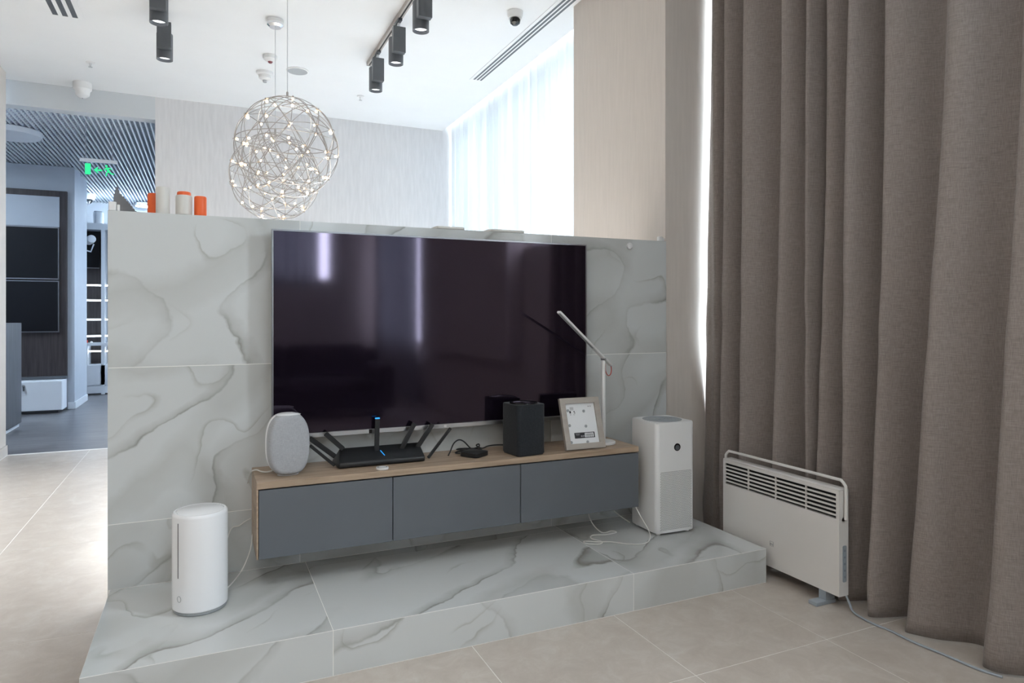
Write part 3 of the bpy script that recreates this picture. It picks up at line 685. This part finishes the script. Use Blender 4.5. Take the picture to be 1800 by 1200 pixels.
bm = text_bm('mi', .020); obj('logo', bm, 'print_', he_, loc=(fx0 - .0004, .022, .164), rot=(R(90), 0, R(-90)))
bm = bmesh.new(); q = .0105
for a in ((-q, -q, -q, q), (q, q, -q, q), (-q, q, -q, -q), (-q, q, q, q)):
    box(bm, fx0 - .0006, fx0 + .0004, .022 + a[0] - .0006, .022 + a[1] + .0006, .165 + a[2] - .0006, .165 + a[3] + .0006)
obj('logo_outline', bm, 'print_', he_)
tag(obj('heater_cable', TB(smooth_path([(2.428, 1.983, .060), (2.43, 1.968, .03), (2.42, 1.945, .012), (2.412, 1.90, .006), (2.408, 1.84, .005), (2.415, 1.77, .005), (2.41, 1.68, .005), (2.42, 1.58, .005), (2.425, 1.50, .005), (2.43, 1.45, .005), (2.45, 1.39, .005)]), .0045), 'heatgrey'), 'grey power cable of the heater lying along the curtain hem', 'cable')

# ------------------------------------------------------------------ small things on the partition
TOP = WT + .0005
def candle(x, y, r, h, m, label, name='candle', z=TOP):
    t = thing(name, label, 'candle', (x, y, z), 0, 'pillar candles on the partition')
    obj('wax', LT([(0, 0), (r * .97, 0), (r, .003), (r, h - .006), (r * .93, h - .001), (r * .82, h), (r * .5, h - .004), (0, h - .005)], 32), m, t)
    obj('wick', TB([(0, 0, h - .006), (.0005, 0, h + .0015)], .0008, 6), 'dark', t)
candle(-.158, 3.075, .0255, .108, 'ivory', 'tall ivory pillar candle on the partition, tallest of the candles')
candle(-.081, 3.075, .031, .080, 'ivory', 'short wide ivory candle on the partition between two orange ones')
candle(-.0195, 3.075, .0235, .080, 'orange', 'orange pillar candle on the partition, rightmost of the candles')
candle(-.083, 3.17, .027, .110, 'orange', 'orange candle half hidden behind the short ivory candle')
candle(-.193, 3.14, .0245, .090, 'orange', 'orange candle half hidden behind the tall ivory candle')
def corner_sensor(x, y, label, s):
    t = thing('contact_sensor', label, 'sensor', (x, y, TOP))
    obj('body', PR(rrect(.026, .022, .004), 0, s, .002), 'white', t); obj('magnet', PR(rrect(.009, .018, .003), 0, s * .7, .002), 'white', t, loc=(.020, 0, 0))
corner_sensor(-.332, 3.058, 'small white sensor block on the left top corner of the partition', .034)
corner_sensor(2.285, 3.058, 'small white sensor block on the right top corner of the partition', .024)
rs = thing('round_sensor', 'small white round sensor stuck on the marble right of the television', 'sensor', (2.07, WY, 1.598))
obj('body', LT([(0, 0.0003), (.0165, 0.0003), (.0175, .002), (.0175, .009), (.015, .012), (0, .0125)], 32), 'white', rs, rot=(R(90), 0, 0)); obj('face', LT([(0, .0126), (.006, .0126), (.005, .0132), (0, .0133)], 20), 'gloss_white', rs, rot=(R(90), 0, 0))
tw = thing('tower_model', 'grey stepped skyscraper model standing on the left end of the partition', 'ornament', (-.343, 3.2, TOP))
steps = [(.0, .082, .020), (.0, .074, .030), (.0, .067, .040), (.0, .060, .050), (.0, .053, .060), (.0, .045, .070), (.0, .037, .079), (.0, .029, .088), (.004, .020, .104), (.007, .016, .116)]
for i, (a, b, zt_) in enumerate(steps):
    z0 = 0 if i == 0 else steps[i - 1][2] + .0002
    obj('tier', B((a, b, -.02 + .0015 * i, .02 - .0015 * i, z0, zt_)), 'tower', tw)
obj('spire', B((.0105, .0125, -.001, .001, .1162, .132)), 'tower', tw)
for k, (x0, x1, yy) in enumerate(((1.00, 1.14, 3.13), (1.27, 1.46, 3.13))):
    t = thing('flat_tray', ('thin pale slab lying on the partition above the television, %s of two' % ('left', 'right')[k]), 'tray', ((x0 + x1) / 2, yy, TOP))
    obj('plate', PR(rrect(x1 - x0, .14, .01), .003, .014, .002), 'ivory', t); obj('foot', PR(rrect((x1 - x0) * .8, .1, .01), 0, .003), 'charcoal', t)

# ------------------------------------------------------------------ chandeliers
def chandelier(cx, cy, cz, rad, label, rot):
    t = thing('globe_chandelier', label, 'chandelier', (cx, cy, cz), 0, 'wire globe chandeliers')
    b0 = bmesh.new(); bmesh.ops.create_icosphere(b0, subdivisions=2, radius=1.0)
    bmesh.ops.rotate(b0, verts=b0.verts, cent=(0, 0, 0), matrix=Matrix.Rotation(rot, 3, 'Z') @ Matrix.Rotation(.35, 3, 'X'))
    vs = [v.co.normalized() for v in b0.verts]; es = [(e.verts[0].index, e.verts[1].index) for e in b0.edges]; b0.free()
    bm = bmesh.new()
    for a, b in es:
        p = [vs[a].lerp(vs[b], k / 6).normalized() * rad for k in range(7)]
        tube(bm, p, .0024, 5)
    for k in range(6):
        ax = Vector((math.sin(k * 1.05) * (.9 if k else 0), math.cos(k * 1.05) * (.9 if k else 0), .45 if k else 1)).normalized(); u_ = ax.orthogonal().normalized(); v_ = ax.cross(u_)
        for off_ in (.12,):
            rr = math.sqrt(1 - off_ * off_)
            tube(bm, [(ax * off_ + (u_ * math.cos(a * math.pi / 24) + v_ * math.sin(a * math.pi / 24)) * rr) * rad * .985 for a in range(48)], .0026, 5, True)
    # the inner ring of spokes towards each lamp
    obj('wire_cage', bm, 'wire', t)
    bb = bmesh.new(); lathe(bb, [(0, -.012), (.005, -.010), (.008, -.002), (.006, .006), (.004, .009), (0, .009)], 10); first = None
    cb = bmesh.new(); lathe(cb, [(0, 0), (.0045, 0), (.0045, .012), (0, .012)], 8)
    bo = obj('bulb', bb, 'bulb', t); co = obj('socket', cb, 'wire', bo)
    for i, v in enumerate(vs):
        if i: o = bpy.data.objects.new('bulb', bo.data); C.objects.link(o); o.parent = t; s = bpy.data.objects.new('socket', co.data); C.objects.link(s); s.parent = o
        else: o, s = bo, co
        o.location = v * (rad - .014); o.rotation_euler = v.to_track_quat('Z', 'Y').to_euler(); s.location = (0, 0, .009)
    obj('cord', TB([(0, 0, rad + .03), (0, 0, CZ - cz - .06)], .0022, 6), 'steel', t)
    obj('cord_grip', LT([(0, rad), (.007, rad), (.007, rad + .035), (.003, rad + .04), (0, rad + .04)], 12), 'wire', t)
    can = obj('canopy', LT([(0, CZ - cz - .062), (.040, CZ - cz - .060), (.056, CZ - cz - .045), (.058, CZ - cz - .001), (0, CZ - cz - .001)], 32), 'chrome', t)
    obj('vent_band', LT([(.0582, CZ - cz - .030), (.0592, CZ - cz - .028), (.0592, CZ - cz - .012), (.0582, CZ - cz - .010)], 32), 'white', can)
chandelier(.458, 4.35, 2.255, .306, 'nearer wire globe chandelier with small warm bulbs, hung higher', 0.2)
chandelier(.458, 5.144, 2.225, .312, 'farther wire globe chandelier hung lower behind the first, silver canopy visible', 1.0)

# ------------------------------------------------------------------ ceiling fittings
def track(x, y0, y1, label):
    t = thing('light_track', label, 'light track', (x, y0, CZ - .0005))
    obj('rail', B((-.018, .018, 0, y1 - y0, -.032, 0)), mat('track_' + ('warm' if x > 0 else 'dark'), (.36, .33, .31) if x > 0 else (.06, .065, .07), .5, var=.03), t)
    obj('slot', B((-.006, .006, .01, y1 - y0 - .01, -.0326, -.0321)), 'dark', t)
    obj('end_cap', B((-.019, .019, y1 - y0 + .0001, y1 - y0 + .006, -.033, 0)), 'charcoal', t)
track(1.255, 3.2, 5.68, 'ceiling light track right of the chandeliers')
track(-.265, 3.2, 5.72, 'dark ceiling light track left of the chandeliers')
def spot(x, y, label):
    t = thing('track_spotlight', label, 'spotlight', (x, y, CZ - .0335), 0, 'track spotlights')
    obj('adapter', B((-.014, .014, -.05, .05, -.018, 0), bev=.002), 'charcoal', t)
    obj('knuckle', LT([(0, -.05), (.008, -.05), (.012, -.035), (.008, -.018), (0, -.018)], 14), 'steel', t)
    obj('driver_box', B((-.045, .045, -.025, .022, -.232, -.050), bev=.002, seg=1), 'charcoal', t)
    cy = .078
    can = obj('lamp_barrel', LT([(0, -.100), (.050, -.100), (.053, -.104), (.053, -.285), (.047, -.285), (.045, -.262), (0, -.262)], 32), 'charcoal', t, loc=(0, cy, 0))
    l_ = bpy.data.lights.new('spot_beam', 'SPOT'); l_.energy = 860 if x > 0 else 190; l_.spot_size = R(70); l_.spot_blend = .6; l_.shadow_soft_size = .04; l_.color = (.86, .94, 1)
    lo_ = bpy.data.objects.new('spot_beam', l_); C.objects.link(lo_); lo_.parent = t; lo_.location = (0, cy, -.29)
    obj('lens', LT([(0, -.2645), (.044, -.2645), (.043, -.2625), (0, -.2625)], 28), 'spot', can)
spot(1.255, 4.10, 'dark grey track spotlight right of the chandeliers, nearest')
spot(1.255, 4.72, 'dark grey track spotlight right of the chandeliers, middle one')
spot(1.255, 5.36, 'dark grey track spotlight right of the chandeliers, farthest')
spot(-.265, 4.66, 'dark grey track spotlight left of the chandeliers, nearer')
spot(-.265, 5.32, 'dark grey track spotlight left of the chandeliers, farther')

def slot_vent(x0, x1, y0, y1, label, n=3):
    t = thing('slot_diffuser', label, 'air vent', ((x0 + x1) / 2, y0, CZ - .0004), 0, 'ceiling slot diffusers')
    hw_ = (x1 - x0) / 2
    obj('frame', B((-hw_ - .02, hw_ + .02, -.02, y1 - y0 + .02, -.004, 0)), 'ceiling', t)
    p = 2 * hw_ / n
    for k in range(n): obj('slot', B((-hw_ + p * (k + .22), -hw_ + p * (k + .78), 0, y1 - y0, -.0048, -.0041)), 'charcoal', t)
slot_vent(2.195, 2.29, 3.3, 5.70, 'long three-slot air diffuser in the ceiling beside the window')
slot_vent(-1.00, -.82, 4.3, 5.70, 'three-slot air diffuser in the ceiling at the upper left corner')
sc = thing('dome_camera', 'small white dome security camera with black eye on the ceiling', 'camera', (1.985, 4.32, CZ))
obj('base', LT([(0, -.0005), (.056, -.0005), (.056, -.022), (.048, -.045), (0, -.045)], 32), 'white', sc)
obj('eye', LT([(0, -.0455), (.030, -.0455), (.038, -.058), (.034, -.080), (.018, -.094), (0, -.097)], 28), 'blackgloss', sc)
def disc(name, label, cat, x, y, prof, m, n=32, **kw):
    t = thing(name, label, cat, (x, y, CZ)); o = obj('body', LT([(r, -z - .0005) for r, z in prof], n), m, t); return t
t = disc('ceiling_speaker', 'flush round white speaker in the ceiling right of the cords', 'ceiling speaker', .731, 6.14, [(0, 0), (.095, 0), (.095, .005), (.088, .009), (0, .009)], 'white')
obj('mesh_cover', LT([(0, -.0098), (.084, -.0098), (.083, -.0112), (0, -.0115)], 32), 'greymesh', t)
t = disc('smoke_detector', 'white dome smoke detector hanging below the bulkhead side of the ceiling', 'smoke detector', -1.03, 7.28, [(0, 0), (.075, 0), (.075, .06), (.062, .075), (.055, .115), (.03, .135), (0, .14)], 'white')
obj('led', LT([(0, -.1412), (.006, -.1412), (.006, -.1445), (0, -.145)], 12), 'greymesh', t)
t = disc('alarm_detector', 'white ceiling detector with red mark left of the cords, nearer', 'detector', .485, 5.88, [(0, 0), (.055, 0), (.055, .03), (.03, .048), (0, .05)], 'white')
obj('red_mark', LT([(0, -.0508), (.02, -.0508), (.012, -.062), (0, -.064)], 20), mat('maroon', (.18, .04, .05), .4, var=.02), t)
t = disc('heat_detector', 'white stepped ceiling detector behind the one with the red mark', 'detector', .475, 6.30, [(0, 0), (.07, 0), (.07, .02), (.05, .028), (.052, .055), (.03, .07), (0, .07)], 'white')
obj('sensor_tip', LT([(0, -.0708), (.02, -.0708), (.016, -.09), (0, -.092)], 16), 'greymesh', t)
for x, y, lb in ((-.885, 6.66, 'small fire sprinkler head on the ceiling above the smoke detector'), (1.375, 6.60, 'small fire sprinkler head below the farthest right spotlight')):
    t = disc('sprinkler', lb, 'sprinkler', x, y, [(0, 0), (.035, 0), (.032, .006), (.009, .008), (.008, .03), (0, .03)], 'white')
    obj('deflector', LT([(0, -.0425), (.016, -.0425), (.016, -.040), (.003, -.039), (.003, -.0306), (0, -.0306)], 16), 'steel', t)

# ------------------------------------------------------------------ the shop beyond the opening
GZ = 3.17
struct('wall_shop_back', B((-5.0, 1.6, 13.6, 13.7, 0, 3.5)), 'bluewhite', 'pale back wall of the shop')
struct('wall_shop_left', B((-5.1, -5.0, 7.25, 13.7, 0, 3.5), (-5.0, -1.75, 7.25, 7.35, 0, 3.5)), 'shopgrey', 'grey side wall of the shop')
struct('wall_shop_right', B((1.6, 1.7, 7.6, 13.7, 0, 3.5)), 'bluewhite', 'pale right wall of the shop')
cs = struct('ceiling_shop', B((-5.0, 1.7, 7.60, 13.7, 3.5, 3.6)), mat('shop_void', (.30, .34, .40), .9, var=.03), 'open metal grille ceiling of the shop')
bm = bmesh.new(); x = -4.98
while x < 1.6:
    box(bm, x, x + .014, 7.602, 13.59, GZ, GZ + .04); x += .048
obj('ceiling_slats', bm, 'slat', cs, kind='stuff')
bm = bmesh.new(); y = 7.64
while y < 13.59:
    box(bm, -4.98, 1.59, y, y + .006, GZ + .012, GZ + .045); y += .075
obj('cross_slats', bm, mat('cross_slat', (.25, .29, .35), .5, var=.03), cs, kind='stuff')
def round_lamp(x, y, r, label, z=GZ - .01, on='panel_light'):
    t = thing('round_lamp', label, 'ceiling lamp', (x, y, z), 0, 'round shop ceiling lamps')
    obj('housing', LT([(0, 0), (r, 0), (r, -.055), (r * .96, -.06), (r * .95, -.05), (0, -.05)], 48), 'bluewhite', t)
    obj('diffuser', LT([(0, -.0505), (r * .945, -.0505), (r * .94, -.058), (0, -.06)], 48), on, t)
round_lamp(-1.86, 8.60, .28, 'large round ceiling lamp in the shop at the left edge', on='bluewhite')
round_lamp(.75, 9.4, .30, 'round ceiling lamp in the shop behind the grey wall')
round_lamp(.6, 11.0, .30, 'second round ceiling lamp in the shop behind the grey wall')
round_lamp(-3.2, 8.9, .30, 'round ceiling lamp above the dark counter area')
round_lamp(-.97, 13.2, .13, 'small round ceiling lamp far back in the shop left of the orange candle')
round_lamp(.4, 12.8, .30, 'round ceiling lamp farthest back in the shop')
for x, y, lb in ((-.35, .6, 'added round warm fill lamp above the viewer'), (-.5, -2.2, 'added round warm fill lamp above the sofa')):  # unseen lamps added as warm overhead fill for the near room
    round_lamp(x, y, .34, lb, CZ - .0005, 'fill_light')
# display wall with stacked screens
dw = struct('wall_display', B((-5.0, -1.567, 10.45, 11.45, 0, GZ - .002)), 'shopgrey', 'light grey wall end carrying the screens')
struct('baseboard_display', B((-1.64, -1.555, 10.438, 10.4495, 0, .09), (-1.5669, -1.555, 10.45, 11.45, 0, .09)), 'bluewhite')
fxw = thing('screen_panel', 'tall dark wood display panel behind the two black screens', 'display panel', (-2.3, 10.45, 0))
obj('panel_board', B((-.9, .655, -.05, -.001, .43, 2.84)), 'darkwood', fxw)
obj('grey_header', B((-.9, .575, -.062, -.051, 2.37, 2.76)), 'shopgrey', fxw)
obj('ledge', B((-.9, .66, -.12, -.0505, .41, .445)), 'charcoal', fxw)
for k, (z0, z1, lb) in enumerate(((1.69, 2.362, 'upper wall screen with thin silver frame in the shop'), (1.01, 1.672, 'lower wall screen with thin silver frame in the shop'))):
    t = thing('wall_screen', lb, 'screen', (-2.3, 10.385, z0), 0, 'stacked shop screens')
    obj('panel', B((-.85, .565, -.030, .0, .014, z1 - z0 - .012)), 'screen', t)
    obj('bezel', B((-.85, .575, -.033, .0, 0, .0135), (.5655, .575, -.033, 0, .0137, z1 - z0 - .0115), (-.85, .575, -.033, 0, z1 - z0 - .0113, z1 - z0)), 'bezel', t)
wc = thing('white_cabinet', 'low white locked cabinet under the shop screens', 'cabinet', (-2.3, 10.10, 0))
obj('body', B((-.9, .65, .019, .33, .035, .405)), 'bluewhite', wc)
obj('plinth', B((-.9, .60, .06, .32, .0, .034)), 'charcoal', wc)
dd = obj('door', B((-.45, .648, 0, .018, .04, .40), bev=.002, seg=1), 'bluewhite', wc)
lk = obj('lock', LT([(0, 0), (.016, 0), (.016, .008), (0, .008)], 16), 'steel', dd, loc=(.25, -.0003, .35), rot=(R(90), 0, 0))
ky = obj('key', B((.245, .262, -.02, -.0085, .29, .345)), 'charcoal', dd)
co = thing('dark_counter', 'dark grey wood-grain counter end at the left edge of the shop', 'counter', (-2.15, 8.75, 0))
obj('body', PR(rrect(.585, .68, .04), .045, 1.145, .012), 'greywood', co)
obj('kick', B((-.26, .27, -.31, .31, 0, .0445)), 'bluewhite', co)
# tall lit shelving
su = thing('lit_shelving', 'white shop shelving with lit glass shelves seen past the partition', 'shelving', (-1.9, 12.2, 0))
obj('back_board', B((-.35, 1.3, .36, .38, .1, 2.62)), 'darkwood', su)
obj('upright', B((-.005, .035, 0, .38, 0, 2.63)), 'bluewhite', su)
for x in (.42, .82): obj('upright', B((x, x + .05, 0, .38, .0, 2.63)), 'bluewhite', su)
obj('header', B((-.35, 1.3, -.001, .381, 2.56, 2.66)), 'bluewhite', su)
obj('added_uplight', B((-.3, 1.25, .25, .33, 2.6605, 2.675)), 'uplight', su)  # hidden glowing strip added to throw light up onto the grille ceiling
obj('plinth', B((-.35, 1.3, .03, .36, 0, .10)), 'charcoal', su)
obj('kick', B((-.35, 1.3, .005, .03, .02, .13)), 'bluewhite', su)
for z in (1.70, 1.467, 1.168, .912):
    s_ = obj('shelf', B((.04, .415, .03, .355, z - .012, z)), 'acrylic', su); obj('shelf_light', B((.04, .415, .018, .0295, z - .016, z + .006)), 'led', s_)
    s_ = obj('shelf', B((.475, .815, .03, .355, z - .012, z)), 'acrylic', su); obj('shelf_light', B((.475, .815, .018, .0295, z - .016, z + .006)), 'led', s_)
obj('counter_board', B((-.35, 1.3, -.03, .358, .76, .80)), 'bluewhite', su)
obj('cabinet_box', B((-.35, 1.3, .02, .355, .131, .46)), 'bluewhite', su)
for k, (a, b) in enumerate(((-.3, .195), (.20, .41), (.415, .8))): obj('door', B((a + .004, b - .004, .0, .0195, .15, .455)), 'bluewhite', su)
obj('drawer_divider', B((.18, .24, .0, .35, .461, .755)), 'bluewhite', su)
obj('lower_light', B((-.3, .178, .04, .06, .66, .68)), 'led', su); obj('lower_light', B((.245, .8, .04, .06, .66, .68)), 'led', su)
t = thing('shop_monitor', 'black monitor in the upper bay of the lit shelving', 'monitor', (-1.69, 12.42, 1.98))
obj('panel', B((-.17, .165, -.02, .02, 0, .55)), 'screen', t); obj('bezel', B((-.17, .165, -.023, -.0205, -.012, 0)), 'bezel', t); obj('wall_arm', B((-.05, .05, .0205, .135, .2, .3)), 'charcoal', t)
t = thing('shop_camera', 'white pan camera device hanging in front of the shop monitor', 'camera', (-1.68, 12.22, 2.555))
obj('bracket', B((-.075, -.025, -.02, .02, -.20, 0)), 'bluewhite', t)
obj('barrel', LT([(0, -.08), (.06, -.08), (.065, 0), (.06, .07), (.045, .08), (0, .08)], 24), 'bluewhite', t, loc=(.055, -.02, -.16), rot=(R(80), 0, R(25)))
obj('arm', TB([(-.1, .0, -.30), (.06, 0, -.34), (.10, 0, -.22)], .012, 8), 'bluewhite', t)
for k, gl in enumerate(('charcoal', 'black', 'red', 'white')):
    t = thing('small_gadget', 'tiny %s gadget on the counter of the lit shelving' % gl, 'gadget', (-1.84 + .075 * k, 12.24 + .02 * (k % 3), .8005), k * .6, 'gadgets on the lit counter')
    obj('body', PR(rrect(.05 + .008 * (k % 2), .035, .008), 0, .02 + .012 * (k % 3), .003), gl, t); obj('cap', LT([(0, 0), (.008, 0), (.006, .008), (0, .009)], 10), 'steel', t, loc=(0, 0, .0203 + .012 * (k % 3)))
t = thing('white_canister', 'white canister standing on top of the lit shelving', 'canister', (-1.53, 12.3, 2.6605))
obj('body', LT([(0, 0), (.07, 0), (.072, .01), (.072, .17), (.065, .18), (0, .18)], 28), 'bluewhite', t); obj('lid', LT([(0, .1805), (.06, .1805), (.058, .195), (0, .197)], 28), 'shopgrey', t)
t = thing('shop_dome_camera', 'white dome camera with black eye below the grille ceiling', 'camera', (-1.70, 12.6, GZ - .001))
obj('base', LT([(0, 0), (.10, 0), (.10, -.05), (.08, -.09), (0, -.09)], 24), 'bluewhite', t); obj('eye', LT([(0, -.0905), (.055, -.0905), (.06, -.12), (.03, -.16), (0, -.165)], 20), 'blackgloss', t)
# hanging exit sign
ex = thing('exit_sign', 'hanging acrylic exit sign with green door, arrow and running figure', 'sign', (-.99, 8.0, 2.63))
obj('top_bar', B((-.165, .165, -.018, .018, .150, .185), bev=.003), 'bluewhite', ex)
pl = obj('panel', B((-.16, .16, -.003, .003, 0, .1495)), 'acrylic', ex)
def flat(poly, m, name):
    bm = bmesh.new(); a = [bm.verts.new((x, -.0046, z)) for x, z in poly]; b = [bm.verts.new((x, -.0032, z)) for x, z in poly]; n = len(poly)
    bm.faces.new(a); bm.faces.new(b[::-1])
    for i in range(n): bm.faces.new((a[i], b[i], b[(i + 1) % n], a[(i + 1) % n]))
    return obj(name, bm, m, pl)
flat([(-.120, .025), (-.070, .025), (-.070, .135), (-.120, .135)], 'green', 'green_door')
flat([(-.045, .075), (-.010, .108), (-.004, .098), (-.020, .083), (.030, .083), (.030, .066), (-.020, .066), (-.004, .050), (-.010, .041)], 'green', 'green_arrow')
bm = bmesh.new()
def limb(p, q, wd):
    p, q = Vector((p[0], p[1])), Vector((q[0], q[1])); t = (q - p).normalized(); n = Vector((-t.y, t.x)) * wd / 2
    cs_ = [p - n, q - n, q + n, p + n]
    a = [bm.verts.new((v.x, -.0046, v.y)) for v in cs_]; b = [bm.verts.new((v.x, -.0032, v.y)) for v in cs_]
    bm.faces.new(a); bm.faces.new(b[::-1])
    for i in range(4): bm.faces.new((a[i], b[i], b[(i + 1) % 4], a[(i + 1) % 4]))
limb((.072, .104), (.088, .066), .022); limb((.074, .103), (.052, .088), .010); limb((.052, .088), (.050, .072), .009); limb((.078, .104), (.104, .100), .010); limb((.104, .100), (.116, .088), .009)
limb((.086, .068), (.066, .048), .012); limb((.066, .048), (.066, .020), .011); limb((.090, .068), (.108, .046), .012); limb((.108, .046), (.134, .044), .011)
n0 = len(bm.verts); lathe(bm, [(0, 0), (.011, 0), (.011, .0014), (0, .0014)], 16); xf(bm, Matrix.Translation((.066, -.0032, .122)) @ Matrix.Rotation(R(90), 4, 'X'), n0)
obj('green_runner', bm, 'green', pl)
for x in (-.115, .12): obj('hanging_rod', TB([(x, 0, .185), (x, 0, GZ + .03 - 2.63)], .004, 6), 'steel', ex)

# ------------------------------------------------------------------ behind the viewer: the sofa mirrored in the television
so = thing('sofa', 'dark upholstered sofa standing across the room, mirrored in the television', 'sofa', (.9, -2.6, 0), R(0))
obj('seat_base', B((-1.0, 1.0, -.45, .45, .10, .32), bev=.03), 'sofa', so)
for k in range(2): obj('seat_cushion', B((-.98 + .99 * k, 0 + .98 * k, -.2, .47, .325, .46), bev=.05, seg=3), 'sofa', so)
for k in range(2): obj('back_cushion', B((-.98 + .99 * k, 0 + .98 * k, -.38, -.205, .47, .86), bev=.06, seg=3), 'sofa', so)
obj('backrest', B((-1.2, 1.2, -.55, -.385, .10, .80), bev=.05, seg=3), 'sofa', so)
for sx in (-1, 1):
    obj('armrest', B((sx * 1.105 - .095, sx * 1.105 + .095, -.38, .47, .10, .62), bev=.05, seg=3), 'sofa', so)
    for sy in (-1, 1): obj('leg', LT([(0, 0), (.02, 0), (.028, .099), (0, .099)], 14), 'charcoal', so, loc=(sx * 1.05, sy * .38, 0))
